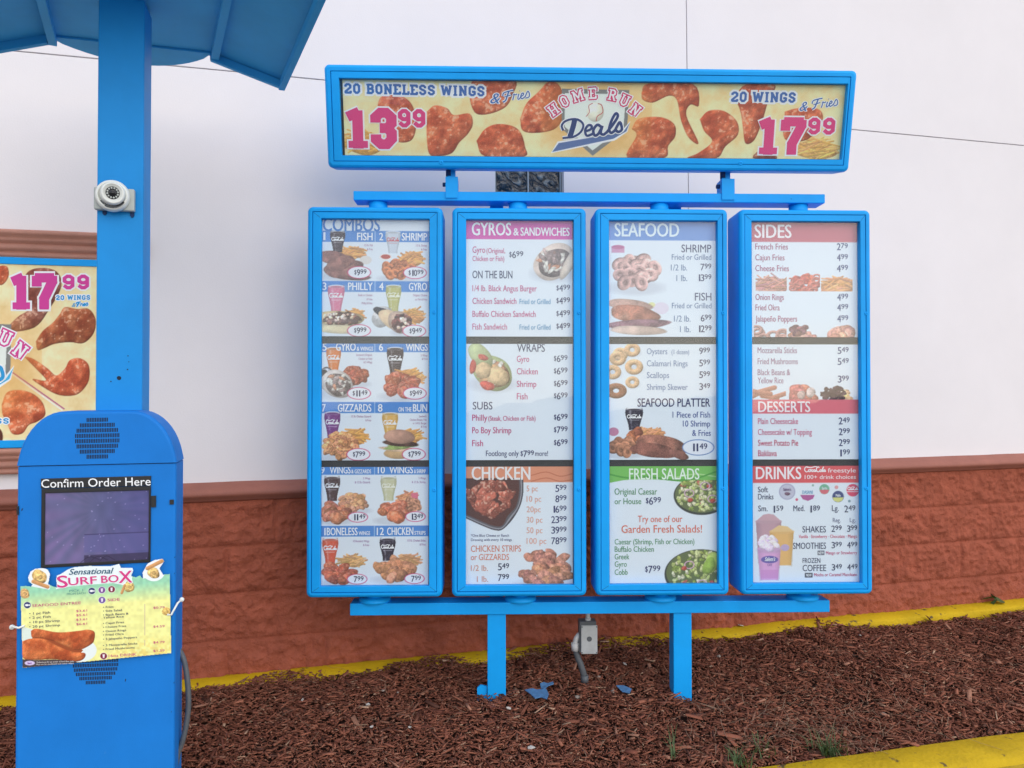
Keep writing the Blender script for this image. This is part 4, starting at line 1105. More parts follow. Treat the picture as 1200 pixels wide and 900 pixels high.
# --- seafood
s = S[6]
s.rect(700, 250, 850, 281.4, (110, 152, 214)); s.T("SEAFOOD", 720.8, 276.8, 15.4, (226, 240, 250), 'L', 796, bold=.022)
LB = (112, 136, 172)
s.T("SHRIMP", 799, 295.2, 9, (66, 74, 112), 'L', 834, bold=.006); s.T("Fried or Grilled", 787.6, 304, 6.4, LB, 'L', 834)
s.T("1/2 lb.", 786.5, 316.6, 7, LB, 'L', 805.6); s.price(834, 316.4, 7.8, "7", "99", (66, 74, 112)); s.T("1 lb.", 793, 329, 7, LB, 'L', 805.6); s.price(834, 329, 7.8, "13", "99", (66, 74, 112))
s.T("FISH", 814.6, 351.8, 9, (66, 74, 112), 'L', 834, bold=.006); s.T("Fried or Grilled", 787.6, 361, 6.4, LB, 'L', 834)
s.T("1/2 lb.", 790, 376.6, 7, LB, 'L', 809.4); s.price(834, 376.4, 7.8, "6", "99", NAVY); s.T("1 lb.", 797, 389, 7, LB, 'L', 809.4); s.price(834, 389, 7.8, "12", "99", NAVY)
s.rect(717, 289, 732, 296, (206, 150, 182)); s.ell(724.5, 289.4, 7.5, 2.4, (190, 110, 150))
s.shrimp(712, 293, 779, 342, 9.5, 15, (226, 184, 176))
s.ell(775, 361, 9, 7, (226, 216, 230)); s.ell(764, 357, 4, 3, (226, 222, 160))
s.blob(738, 357, 28, 6, (206, 166, 150), .1, .08, .25); s.blob(744, 368, 30, 10, (176, 118, 98), .1, .1, .4, .2); s.blob(748, 380, 36, 6, (150, 110, 120), -.04, .1, .4); s.blob(748, 387, 32, 5.5, (216, 190, 176), .04, .06, .15)
# --- oysters, platter
s = S[7]
for cx, cy, ro in ((727, 415, 9), (741, 410, 9.4), (724, 420, 9.8), (743, 430, 10.6), (718, 436, 10), (741, 448, 8.2)): s.shadow(cx + 1, cy + 3, ro, ro * .6, .2); s.ring(cx, cy, ro, ro * .3, (222, 182, 140), .86)
s.ring(722, 458, 12.5, 3.5, (156, 104, 74), .72)
for st, x1, b, d, ct in (("Oysters", 782, 415, "9", "99"), ("Calamari Rings", 805.7, 429.2, "5", "99"), ("Scallops", 784, 443, "5", "99"), ("Shrimp Skewer", 805.8, 457, "3", "49")):
    s.T(st, 758, b, 7, (128, 148, 182), 'L', x1); s.price(832, b, 7.8, d, ct, (62, 68, 104))
s.T("(1 dozen)", 787, 415, 5.4, (128, 148, 182), 'L', 807.6)
s.T("SEAFOOD PLATTER", 747, 476.6, 9.6, (34, 40, 94), 'L', 832, bold=.012)
s.T("1 Piece of Fish", 788, 489.5, 7, (62, 84, 150), 'L', 832); s.T("10 Shrimp", 800, 500, 7, (62, 84, 150), 'L', 832); s.T("& Fries", 811, 511, 7, (62, 84, 150), 'L', 832.6)
s.fries(735, 498, 782, 520, 50, (216, 168, 118)); s.cup(732.5, 479, 753.6, 504, (48, 42, 58)); s.ell(719, 506, 6, 5, (196, 130, 156))
s.pile(728, 500, 764, 528, 6, 14, (182, 122, 88)); s.shrimp(708, 511, 752, 536, 7, 12, (186, 130, 100))
s.blob(775, 523, 30, 13, (166, 112, 94), .12, .1, .4, .15); s.blob(765, 528, 28, 8, (150, 98, 84), .1, .1, .4); s.blob(795, 533, 12, 5, (146, 98, 86), .4, .1)
s.ell(818, 524.6, 19, 9.6, (96, 130, 184)); s.ell(818, 524.6, 17.9, 8.5, (232, 236, 244)); s.price(828.5, 529, 9, "11", "49", (44, 50, 100))
# --- salads
s = S[8]
s.rect(700, 540, 850, 562, (120, 192, 92)); s.poly([(700, 562), (714, 566), (730, 563), (752, 561), (780, 563), (806, 566), (822, 564), (842, 560), (842, 556), (700, 556)], (120, 192, 92))
s.rib([(714, 556), (735, 560), (760, 559), (790, 563), (815, 561), (839, 553)], 1.0, (86, 164, 70), .0004); s.rib([(790, 560), (815, 556), (839, 559)], .8, (170, 216, 140), .0004)
s.T("FRESH SALADS", 737, 562, 12.8, (232, 246, 230), 'L', 819, bold=.014)
GRN, SAL = (84, 146, 100), (222, 116, 92)
s.T("Original Caesar", 720, 579.8, 7.4, GRN, 'L', 769.6); s.T("or House", 720, 591, 7, GRN, 'L', 751); s.price(774, 591.6, 8.6, "6", "99", (58, 62, 108), True)
s.T("Try one of our", 747, 612.2, 7.6, SAL, 'L', 799); s.T("Garden Fresh Salads!", 728, 624.6, 8.8, SAL, 'L', 822, bold=.008)
for st, x1, b in (("Caesar (Shrimp, Fish or Chicken)", 813, 638.2), ("Buffalo Chicken", 765.6, 646.9), ("Greek", 737, 655.7), ("Gyro", 734, 664.4), ("Cobb", 735, 673.8)): s.T(st, 720, b, 6.4, GRN, 'L', x1)
s.price(773, 672, 8.6, "7", "99", (40, 44, 100), True)
s.salad(822, 580, 33, 23); s.rect(700, 540, 850, 556, (120, 192, 92)); s.rect(790, 555, 850, 563, (120, 192, 92))
s.salad(821, 672, 43, 29); s.blob(834, 660, 9, 12, (186, 204, 110), .3, .1, .12); s.blob(830, 664, 7, 10, (160, 190, 88), .5, .1, .12)
# --- sides
s = S[9]
s.rect(870, 250, 1012, 282.4, (198, 104, 118)); s.T("SIDES", 885.3, 277.6, 15.4, (246, 238, 240), 'L', 928, bold=.022)
MV = (172, 92, 128); BL = (36, 56, 120)
for st, x1, b, d, ct in (("French Fries", 924, 291.4, "2", "79"), ("Cajun Fries", 920, 304.2, "4", "99"), ("Cheese Fries", 925, 317, "4", "99"), ("Onion Rings", 919, 351, "4", "99"), ("Fried Okra", 914, 363.2, "4", "99"), ("Jalapeño Poppers", 934.4, 376.4, "4", "99")):
    s.T(st, 885.8, b, 7, MV, 'L', x1); s.price(994.4, b + .4, 8, d, ct, BL)
def clipbox(s, x0, y0, x1, y1, fn):
    keep = s.img.copy(); fn()
    w = np.zeros((s.h, s.w), bool); w[(s.Y >= y0) & (s.Y <= y1) & (s.X >= x0) & (s.X <= x1)] = True
    s.img = np.where(w[..., None], s.img, keep)
clipbox(s, 886, 318, 923, 340.5, lambda: s.fries(880, 320, 930, 346, 60, (204, 164, 152)))
def f1():
    s.pile(925, 318, 963, 348, 6, 20, (196, 112, 96)); [s.ring(925 + 36 * s.rs.rand(), 322 + 18 * s.rs.rand(), 5.4, 2.6, (206, 128, 112), .7) for _ in range(16)]
clipbox(s, 925, 315, 961.7, 340.5, f1)
clipbox(s, 963, 318, 1000, 340.5, lambda: s.fries(957, 321, 1006, 346, 70, (226, 180, 128)))
def f2(): [s.ring(886 + 34 * s.rs.rand(), 386 + 12 * s.rs.rand(), 8.5, 4, (196, 150, 138), .7) for _ in range(9)]
clipbox(s, 884, 378, 922, 397, f2)
clipbox(s, 923, 374, 962, 397, lambda: (s.pile(923, 384, 962, 402, 4.5, 26, (206, 160, 146)), s.pile(925, 378, 952, 396, 4.5, 14, (136, 104, 112))))
clipbox(s, 967, 378, 1005, 397, lambda: s.pile(966, 380, 1006, 404, 8, 14, (214, 168, 150), sq=.8))
# --- more sides and desserts
s = S[10]
MV2 = (170, 130, 158)
for st, x1, b in (("Mozzarella Sticks", 934, 413.6), ("Fried Mushrooms", 935, 426.6), ("Black Beans &", 926, 439.6), ("Yellow Rice", 918, 449.2)): s.T(st, 888, b, 7, MV2, 'L', x1)
for b, d, ct in ((414.4, "5", "49"), (427.4, "5", "49"), (448.2, "3", "99")): s.price(994.6, b, 8, d, ct, (62, 70, 122))
def f3():
    for k in range(9):
        t = s.rs.uniform(-.5, .5); x, y = 886 + 30 * s.rs.rand(), 456 + 12 * s.rs.rand(); s.rod(x - 9 * math.cos(t), y - 9 * math.sin(t), x + 9 * math.cos(t), y + 9 * math.sin(t), 2.7, (200, 142, 120))
clipbox(s, 882, 448, 921, 468.6, f3)
clipbox(s, 923, 446, 960, 468.6, lambda: (s.pile(922, 449, 960, 478, 7, 16, (176, 122, 112), sq=.9), s.blob(950, 460, 5.5, 6, (214, 196, 190)), s.blob(939, 463, 5, 5, (206, 180, 172))))
clipbox(s, 961, 448, 1001, 468.6, lambda: (s.pile(975, 456, 1001, 476, 3, 40, (226, 196, 152)), s.pile(961, 451, 993, 472, 2.2, 120, (74, 60, 66), var=.3)))
s.rect(870, 468.4, 1012, 485, (222, 110, 124)); s.T("DESSERTS", 888.6, 483, 12.4, (248, 236, 238), 'L', 949, bold=.018)
for st, x1, b, d, ct, c in (("Plain Cheesecake", 935, 497.2, "2", "49", (206, 104, 140)), ("Cheesecake w/ Topping", 951, 510, "2", "99", (206, 104, 140)), ("Sweet Potato Pie", 935, 522.8, "2", "99", (196, 66, 106)), ("Baklava", 909.8, 535, "1", "99", (196, 66, 106))):
    s.T(st, 888, b, 7, c, 'L', x1); s.price(995.4, b + .4, 8, d, ct, (46, 54, 108))
# --- drinks
s = S[11]
s.rect(870, 540, 1012, 566.6, (222, 92, 96)); s.T("DRINKS", 885.5, 562, 14.2, (246, 236, 238), 'L', 938, bold=.022)
for st in COLA: s.rib([(942 + p[0] * 25, 554.6 - p[1] * 7.4) for p in st], .55, (248, 240, 240))
s.T("freestyle", 969.4, 554.4, 5, (248, 236, 236), 'L', 1002.3, bold=.008); s.T("100+ drink choices", 942.3, 562, 4.6, (248, 236, 236), 'L', 1002.3, bold=.012)
DK = (66, 72, 100)
s.T("Soft", 887.7, 577.6, 6.6, DK, 'L', 899.4); s.T("Drinks", 887.7, 586, 6.6, DK, 'L', 905.7)
s.ell(921.8, 577, 9.6, 9.6, (176, 176, 200)); s.ell(921.8, 577, 8.2, 8.2, (198, 198, 214)); s.T("Salem's", 921.8, 576, 3.6, (110, 80, 120), 'C', sx=.6, bold=.02); s.blob(922, 579.5, 3.2, 2, (120, 90, 110))
s.poly([(937, 581), (954, 581), (952, 585.5), (946, 588), (940, 586)], (178, 92, 150)); s.T("DASANI", 945.5, 579.6, 4, (130, 176, 206), 'C', sx=.6, bold=.02)
s.ell(965.4, 574.2, 6, 6, (120, 180, 150)); s.poly([(959.6, 575), (971.2, 575), (969, 579), (965.4, 580.2), (961.5, 579)], (214, 110, 120)); s.T("Sprite", 965.4, 574.4, 3, WHT, 'C', sx=.6, bold=.02)
s.ell(981.4, 583, 6.8, 6.8, (70, 82, 130)); s.poly([(974.8, 584), (988, 584), (986, 588), (981.4, 589.8), (976.5, 588)], (214, 214, 130)); s.T("Mello", 981.4, 583, 3, WHT, 'C', sx=.6, bold=.02)
s.ell(998.7, 575.6, 7.4, 7.4, (226, 82, 110)); s.rect(991, 576.8, 1006, 577.6, WHT)
for st in COLA: s.rib([(992.6 + p[0] * 12.2, 575.8 - p[1] * 4.4) for p in st], .36, (250, 244, 244))
for cx, cy, r_, c in ((952, 569.6, 1.4, (150, 180, 170)), (933, 586.4, 1.6, (216, 90, 120)), (979.6, 572, 2.2, (226, 160, 160)), (994.6, 588.4, 1.6, (130, 160, 170))): s.ell(cx, cy, r_, r_, c)
for st, x0_, x1, xr, d, ct in (("Sm.", 888, 898.8, 917, "1", "59"), ("Med.", 929, 942, 960, "1", "89"), ("Lg.", 974, 982, 1001.4, "2", "49")):
    s.T(st, x0_, 600, 6.8, DK, 'L', x1); s.price(xr, 601.6, 8, d, ct, DK)
s.T("Reg.", 975, 613.2, 5, (120, 124, 150), 'L', 984); s.T("Lg.", 994.8, 613.2, 5, (120, 124, 150), 'L', 1001.8)
for st, x0_, b, a_, b_ in (("SHAKES", 939.4, 625.2, "299", "399"), ("SMOOTHIES", 928.4, 644.6, "399", "499"), ("COFFEE", 939.4, 670.8, "349", "449")):
    s.T(st, x0_, b, 7.4, DK, 'L', 966.8); s.price(985.2, b - .6, 7.4, a_[0], a_[1:], DK); s.price(1003.4, b - .6, 7.4, b_[0], b_[1:], DK)
s.T("FROZEN", 939.4, 661.2, 5.8, DK, 'L', 960)
s.T("Vanilla · Strawberry · Chocolate · Mango", 935, 631.8, 3.8, (214, 90, 120), 'L', 1003.4); s.T("Mango or Strawberry", 966.8, 651.2, 3.8, (206, 90, 130), 'L', 1003)
s.T("Mocha or Caramel Macchiato", 952.8, 677, 3.8, (190, 40, 100), 'L', 1003)
s.rect(957, 646.8, 965, 652, (90, 94, 110)); s.T("NEW", 961, 651, 3.2, WHT, 'C', sx=.6, bold=.02); s.rect(942, 673, 951, 678.4, (50, 52, 66)); s.T("NEW", 946.5, 677.2, 3.2, WHT, 'C', sx=.6, bold=.02)
def tub(x0, x1, y0, y1, c, lid=None):
    s.poly([(x0, y0), (x1, y0), (x1 - (x1 - x0) * .12, y1), (x0 + (x1 - x0) * .12, y1)], c)
    w = s._win(x0, x1, y0, y1); q = (s.X[w] - (x0 + x1) / 2) / ((x1 - x0) / 2)
    s._mix(w, np.clip((np.abs(q) - .45) * .7, 0, .35) * (np.abs(q) < .98 - .12 * (s.Y[w] - y0) / (y1 - y0)), np.array(c, float) * .7)
    s.ell((x0 + x1) / 2, y0, (x1 - x0) / 2, 3, np.array(c) * .92 + 14)
tub(885, 915, 612, 660, (196, 158, 168)); s.poly([(886, 611), (914, 611), (906, 604), (900, 603), (894, 604)], (204, 166, 174))
tub(901, 929.4, 624, 664, (230, 184, 116)); s.poly([(901, 624), (929.4, 624), (922, 618), (912, 616.6)], (230, 196, 140)); s.ell(919, 643, 5, 4, (190, 170, 206))
tub(887, 914, 644, 681, (222, 170, 214)); s.pile(886, 626, 916, 648, 4.4, 34, (216, 216, 232), var=.06, tex=.12, dark=.75); s.rect(890.5, 669, 911, 679, (206, 140, 196), .6)
s.ell(901, 657, 10, 4.4, (110, 100, 170)); s.T("Salem's", 901, 658.6, 4.6, WHT, 'C', sx=.62, bold=.02, shear=.25); s.T("CAFE", 901, 664.6, 2.6, (130, 100, 170), 'C', bold=.01)

# ------------------------------------------------------------------ TOP BANNER SIGN
MB_T = 12.0
yb_c = 3.17
cxm = hx(frame(0, yb_c, 0, 1.6), 694, 138); czm = hz(frame(0, yb_c, 0, 1.6), 694, 138)
MBN = frame(0, yb_c, 0, 1.6) @ Matrix.Translation((cxm, 0, czm)) @ Matrix.Rotation(R(MB_T), 4, 'X')
print("banner corners", [hit(MBN, *p) for p in ((381, 74.5), (1009, 82), (997, 201), (386.5, 196.5))])
bw = (hx(MBN, 1003, 141) - hx(MBN, 384, 136)) / 2; bz1 = hz(MBN, 694, 78.3); bz0 = hz(MBN, 694, 199)
banner = thing("banner_sign", MBN, "long blue framed banner sign tilted forward, reading HOME RUN Deals 13.99 and 17.99", "banner sign")
rect_mb(MB(), -bw, bw, bz0, bz1, .02, .14, .026).build("cabinet", m_blue, banner)
bo_ = (hx(MBN, 398.5, 138), hx(MBN, 990.5, 142), hz(MBN, 694, 184.6, .003), hz(MBN, 694, 94.8, .003))
bdo = door_ring(MB(), (-bw + .028, bw - .028, bz0 + .028, bz1 - .028), bo_, .0015, .03).build("door_frame", m_blue, banner)
for px, py in ((517, 190.5), (868, 191.5)):
    MB().lathe([(0.009, 0), (.009, .0035), (.007, .005), (.003, .005), (.002, .001), (0, .001)], (hx(MBN, px, py), .003, hz(MBN, px, py)), (0, -1, 0), 16).build("lock", m_blue, bdo)
MB().box(-bw + .03, bw - .03, .045, .05, bz0 + .03, bz1 - .03).build("backing", m_black, banner)
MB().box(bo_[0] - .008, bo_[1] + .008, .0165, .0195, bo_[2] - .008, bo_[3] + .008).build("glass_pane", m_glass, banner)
BN = (402.5, 96.5, 988.5, 184.0)       # nominal pixels of the printed sheet
c = .026
bl = (hx(MBN, 402.8, 138, c), hx(MBN, 988.2, 142, c), hz(MBN, 694, 184.2, c), hz(MBN, 694, 96.6, c))
sb = Sheet(BN, lambda px, py: (bl[0] + (np.asarray(px) - BN[0]) / (BN[2] - BN[0]) * (bl[1] - bl[0]), bl[3] + (np.asarray(py) - BN[1]) / (BN[3] - BN[1]) * (bl[2] - bl[3])), 1.7, (232, 206, 144), c)
def paper_tex(s, c0=(236, 212, 152), c1=(206, 170, 96)):
    h, w_ = s.h, s.w
    n = vnoise(h, w_, 26, 1) * .5 + vnoise(h, w_, 9, 2) * .3 + vnoise(h, w_, 3, 3) * .2
    # crumpled streaks
    Xr = (s.X - s.Y * 3.0)
    n2 = vnoise(h, w_, 14, 4)
    st = np.sin((s.Y + s.X * .28) * .22 + n2 * 5) * .5 + .5
    t = np.clip(n * 1.1 + st * .25 - .35, 0, 1)[..., None]
    s.img = np.array(c0, float) * (1 - t) + np.array(c1, float) * t
sb.gain = 1.12; paper_tex(sb, (250, 228, 176), (230, 200, 136))
WG = (220, 112, 70)
s = sb
s.fries(398, 150, 452, 186, 46, (232, 190, 100)); s.fries(928, 156, 990, 186, 60, (230, 196, 120))
s.shape([(441, 130), (446, 116), (462, 113), (476, 118), (484, 130), (486, 150), (480, 166), (464, 168), (450, 158)], (216, 108, 68), depth=9)
s.shape([(499, 132), (508, 125), (522, 128), (530, 136), (548, 134), (552, 146), (546, 158), (536, 168), (528, 180), (515, 184), (501, 182), (498, 158)], WG, depth=11)
s.shape([(549, 104), (556, 95), (600, 95), (598, 112), (590, 126), (572, 134), (556, 134), (549, 120)], (216, 108, 68), depth=10)
s.shape([(556, 166), (566, 152), (580, 146), (598, 148), (608, 156), (613, 172), (612, 184), (566, 184)], WG, depth=11)
s.shape([(607, 140), (614, 122), (628, 108), (640, 96), (652, 100), (658, 118), (656, 140), (646, 152), (624, 156), (610, 153)], (216, 108, 68), depth=12)
s.shape([(748, 108), (756, 97), (808, 97), (816, 122), (806, 121), (802, 134), (818, 166), (806, 160), (796, 140), (790, 116), (780, 111), (762, 119), (750, 116)], WG, depth=8)
s.shape([(738, 150), (746, 138), (772, 136), (788, 144), (790, 158), (782, 170), (778, 184), (734, 184), (744, 158)], WG, depth=11)
s.shape([(818, 138), (828, 128), (846, 128), (862, 140), (864, 156), (850, 170), (840, 184), (806, 184), (818, 178), (834, 164), (824, 152)], (216, 108, 68), depth=9)
s.shape([(858, 112), (870, 97), (904, 97), (898, 114), (892, 140), (884, 162), (874, 166), (870, 150), (866, 130)], (216, 108, 68), depth=10)
s.shape([(918, 128), (932, 124), (956, 124), (964, 134), (958, 150), (944, 162), (920, 160)], (216, 108, 68), depth=10)
s.shape([(884, 180), (894, 172), (906, 176), (912, 184), (886, 184)], (150, 74, 46))
SB, SP, OW = (62, 104, 168), (216, 62, 124), (238, 238, 240)
s.slab("20 BONELESS WINGS", 404, 566, 100.4, 112.6, SB, ((2.2, OW),), .125, .010)
s.T("&", 571, 122, 12, OW, 'L', 583, bold=.06, shear=.3, off=.0010); s.T("&", 571.6, 122, 12, SB, 'L', 582.4, bold=.01, shear=.3)
FRW = [([(.02, .60), (.05, .86), (.2, .95), (.38, .98)], 1.1), ([(.23, .95), (.18, .6), (.12, .2), (.03, .06)], 1.3), ([(.07, .5), (.2, .55), (.31, .6)], .9), ([(.36, .1), (.40, .5), (.395, .62), (.46, .54), (.51, .6)], 1.0),
       ([(.57, .58), (.535, .2), (.57, .10), (.63, .25)], 1.0), ([(.595, .80), (.605, .84)], 1.0), ([(.63, .3), (.72, .42), (.72, .58), (.67, .56), (.635, .3), (.68, .10), (.78, .24)], 1.0), ([(.78, .2), (.87, .68), (.93, .42), (.91, .16), (.80, .10)], 1.0)]
def fries_word(s, x, b, h, x1, c, rot):
    w_ = x1 - x
    P = lambda st: [(x + p[0] * w_, b - p[1] * h - math.tan(rot) * p[0] * w_) for p in st]
    for i, (st, q) in enumerate(FRW): s.rib(P(st), q * .62 + .95, OW, .0007 + i * 3e-5)
    for i, (st, q) in enumerate(FRW): s.rib(P(st), q * .62, c, .0014 + i * 3e-5)
fries_word(s, 586, 121.5, 13, 620, SB, .17)
s.slab("13", 404.5, 463.5, 129, 176, SP, ((1.8, OW),), .15)
s.slab("99", 464.5, 497.5, 129.5, 151, SP, ((1.5, OW),), .13)
s.slab("20 WINGS", 853, 930, 105, 117.4, SB, ((2.2, OW),), .125, .004)
s.T("&", 934, 127, 11, OW, 'L', 944, bold=.06, shear=.3, off=.0010); s.T("&", 934.5, 127, 11, SB, 'L', 943.5, bold=.01, shear=.3)
fries_word(s, 949, 126, 12.5, 982, SB, .15)
s.slab("17", 888, 944, 135, 179, SP, ((1.8, OW),), .15)
s.slab("99", 946, 980, 134.6, 154.6, SP, ((1.5, OW),), .13)
def emblem(s, ox, oy, k, navy=(42, 62, 112), swo=(88, 112, 158), pink=(206, 52, 104)):
    """home plate, ball, arched HOME RUN and the script word under it; coordinates of a 1200x733 sketch"""
    P = lambda pts: [(ox + x * k, oy + y * k) for x, y in pts]
    s.ell(ox + 640 * k, oy + 400 * k, 420 * k, 330 * k, (214, 150, 70), .45, soft=.6)
    s.poly(P([(368, 160), (892, 165), (885, 470), (620, 682), (372, 470)]), (128, 128, 124))
    s.poly(P([(392, 195), (868, 198), (856, 455), (618, 640), (395, 455)]), (226, 232, 222))
    w = s._win(ox + 560 * k, ox + 700 * k, oy + 260 * k, oy + 420 * k)
    s.blob(ox + 632 * k, oy + 340 * k, 66 * k, 74 * k, (232, 228, 206), 0, .0, .06, dark=.75)
    s.rib(P([(560, 375), (585, 340), (580, 290), (610, 270)]), .4, (190, 90, 90), .0004); s.rib(P([(640, 410), (650, 370), (690, 340), (680, 285), (650, 272)]), .5, (190, 90, 90), .0004)
    for ch, x, y, rt in (("H", 305, 325, -37), ("O", 388, 258, -30), ("M", 492, 214, -18), ("E", 608, 194, -4), ("R", 762, 205, 11), ("U", 858, 246, 24), ("N", 945, 318, 37)):
        s.ops.append(('glyph', ch, ox + x * k, oy + y * k, 92 * k, R(rt), [(2.6 * k / .15, OW, .0008), (1.45 * k / .15, pink, .0011), (0.0, (244, 236, 240), .0015)], .07))
    strokes = [([(472, 400), (462, 450), (438, 535)], 17), ([(385, 485), (372, 450), (395, 415), (450, 396), (505, 402), (540, 440), (522, 495), (470, 532), (420, 540), (380, 545)], 7),
               ([(560, 490), (598, 474), (606, 448), (580, 442), (556, 480), (570, 524), (618, 508)], 8), ([(682, 455), (650, 438), (620, 480), (632, 522), (662, 505), (690, 445)], 9), ([(690, 445), (678, 500), (700, 514), (725, 495)], 9),
               ([(722, 500), (768, 440), (808, 372), (792, 348), (762, 400), (744, 470), (760, 500), (788, 482)], 9), ([(788, 484), (822, 418), (838, 440), (842, 474), (818, 492), (794, 478)], 9)]
    for i, (st, h) in enumerate(strokes): s.rib(P(st), (h + 9) * k, OW, .0007 + i * 3e-5)
    for i, (st, h) in enumerate(strokes): s.rib(P(st), h * 1.2 * k, navy, .0017 + i * 3e-5)
    s.poly(P([(290, 664), (342, 572), (845, 482), (908, 405), (888, 490), (790, 560)]), OW); s.poly(P([(300, 655), (350, 584), (855, 492), (905, 418), (880, 486), (780, 546)]), swo)
emblem(s, 600, 80, .15)

# ------------------------------------------------------------------ POSTER ON THE WALL
c = -.012
px_l, px_r = -230, 150
def wx(px, py=400, c=0.0): return hx(MW, px, py, c)
def wz(px, py, c=0.0): return hz(MW, px, py, c)
MPO = MW @ Matrix.Translation((wx(20), 0, wz(20, 413)))
pos = thing("wall_poster", MPO, "HOME RUN wings poster in brown moulding on the wall behind the kiosk", "poster")
ox_, oz_ = wx(20), wz(20, 413)
zt0, zt1 = wz(56, 302, -.02) - oz_, wz(56, 271.5, -.03) - oz_
zb0, zb1 = wz(10, 556, -.03) - oz_, wz(10, 525.5, -.02) - oz_
x0p, x1p = wx(px_l) - ox_, wx(px_r) - ox_
def mould(z0, z1, flip):
    h = z1 - z0
    pr = [(.019, z0), (-.014, z0), (-.018, z0 + h * .14), (-.010, z0 + h * .18), (-.012, z0 + h * .22), (-.028, z0 + h * .27), (-.031, z0 + h * .44), (-.022, z0 + h * .48), (-.024, z0 + h * .52), (-.040, z0 + h * .58), (-.044, z0 + h * .70), (-.036, z0 + h * .73), (-.060, z0 + h * .80), (-.064, z0 + h * .95), (-.056, z1), (.019, z1)]
    if flip: pr = [(y, z0 + z1 - z) for y, z in pr][::-1]
    return extrude_profile(pr, x0p - .05, x1p + .05, .001)
link("moulding", mould(zt0, zt1, False), m_trim, pos); link("moulding", mould(zb0, zb1, False), m_trim, pos)
ft, fb_ = zt0 - .002, zb1 + .002
st_, sb_ = wz(60, 311, c) - oz_, wz(10, 516, c) - oz_
door_ring(MB(), (x0p, x1p, fb_, ft), (x0p + .03, x1p - .03, sb_, st_), -.018, .018).build("frame", m_blue, pos)
MB().box(x0p + .01, x1p - .01, .0, .015, fb_ + .01, ft - .01).build("backing", m_black, pos)
def mp_po(px, py):
    x, z = hit(MPO, px, py, c); return x, z
sp = Sheet((-190, 300, 140, 524), mp_po, 1.35, (226, 206, 146), c)
sp.gain = 1.12; paper_tex(sp, (246, 228, 180), (222, 194, 132)); s = sp
s.shape([(26, 350), (30, 322), (46, 314), (66, 318), (72, 335), (58, 362), (40, 384), (8, 388), (20, 372), (34, 362)], (150, 84, 66), depth=8)
s.shape([(-10, 330), (-4, 314), (8, 312), (10, 324), (2, 334)], WG)
s.shape([(42, 400), (50, 388), (62, 378), (70, 368), (76, 360), (90, 362), (104, 362), (112, 374), (110, 390), (98, 402), (82, 401), (64, 403), (52, 408), (44, 410)], (172, 92, 56), depth=11)
s.shape([(27, 417), (40, 421), (56, 432), (66, 440), (76, 432), (82, 422), (94, 420), (104, 428), (104, 446), (94, 460), (82, 464), (66, 462), (48, 452), (38, 444), (54, 446), (44, 434)], (216, 108, 68), depth=9)
s.shape([(2, 474), (8, 460), (22, 457), (38, 461), (50, 472), (53, 486), (44, 494), (34, 498), (26, 508), (14, 508), (8, 494), (3, 486)], (216, 108, 68), depth=10)
s.shape([(-10, 512), (-2, 502), (3, 508), (2, 518), (-8, 520)], (120, 70, 50))
for q in range(8): s.shape([(-150 + q * 14 + (q % 2) * 5, 330 + (q * 37) % 150), (-138 + q * 14, 322 + (q * 37) % 150), (-126 + q * 14, 332 + (q * 37) % 150), (-130 + q * 14, 350 + (q * 37) % 150), (-146 + q * 14, 352 + (q * 37) % 150)], WG)
s.poly([(13.5, 436.5), (14.6, 435.5), (76, 479), (75, 480)], (170, 70, 130)); s.poly([(12.4, 438), (13.4, 437), (74, 480.6), (73, 481.6)], (236, 236, 230))
emblem(s, -165, 347, .2, (40, 150, 206), (60, 170, 214), (206, 60, 140))
s.slab("17", 12.5, 66, 321, 362.5, (206, 62, 146), ((2.2, OW),), .16)
s.slab("99", 72.5, 105.5, 322, 339, (206, 62, 146), ((1.8, OW),), .14)
s.slab("20 WINGS", 65.5, 106, 346, 351.6, (36, 150, 208), ((1.2, OW),), .13, -.005)
s.T("&", 84, 359.6, 4.6, (36, 150, 208), 'L', 88, bold=.01, shear=.3)
fries_word(s, 89, 359.6, 5.4, 104, (36, 150, 208), .08)
s.slab("WINGS", -32, 11, 490, 496.6, (36, 150, 208), ((1.3, OW),), .13)
# ------------------------------------------------------------------ ORDER KIOSK
KYAW = 15.0
KD = 2.30
MK = frame((112 - CX) / FPX * KD, KD, 0.0, KYAW)
def kx(px, py, c=0.0): return hx(MK, px, py, c)
def kz(px, py, c=0.0): return hz(MK, px, py, c)
kiosk = thing("order_kiosk", MK, "rounded blue order kiosk with a dark screen under Confirm Order Here", "order kiosk")
xa, xb = kx(19.5, 620), kx(206, 620)
ztop = kz(112, 482.5)
zsh = kz(20, 556)
KDEP = .145
def k_outline(i=0.0, z0=-.12):
    """flat-topped arch: big elliptical shoulders"""
    a, b, zt, zs = xa + i, xb - i, ztop - i, zsh
    rx = (b - a) * .29
    pts = [(a, z0)]
    for k in range(0, 13):
        t = R(180 - 90 * k / 12); pts.append((a + rx + rx * math.cos(t), zs + (zt - zs) * math.sin(t)))
    for k in range(0, 13):
        t = R(90 - 90 * k / 12); pts.append((b - rx + rx * math.cos(t), zs + (zt - zs) * math.sin(t)))
    pts.append((b, z0))
    return pts
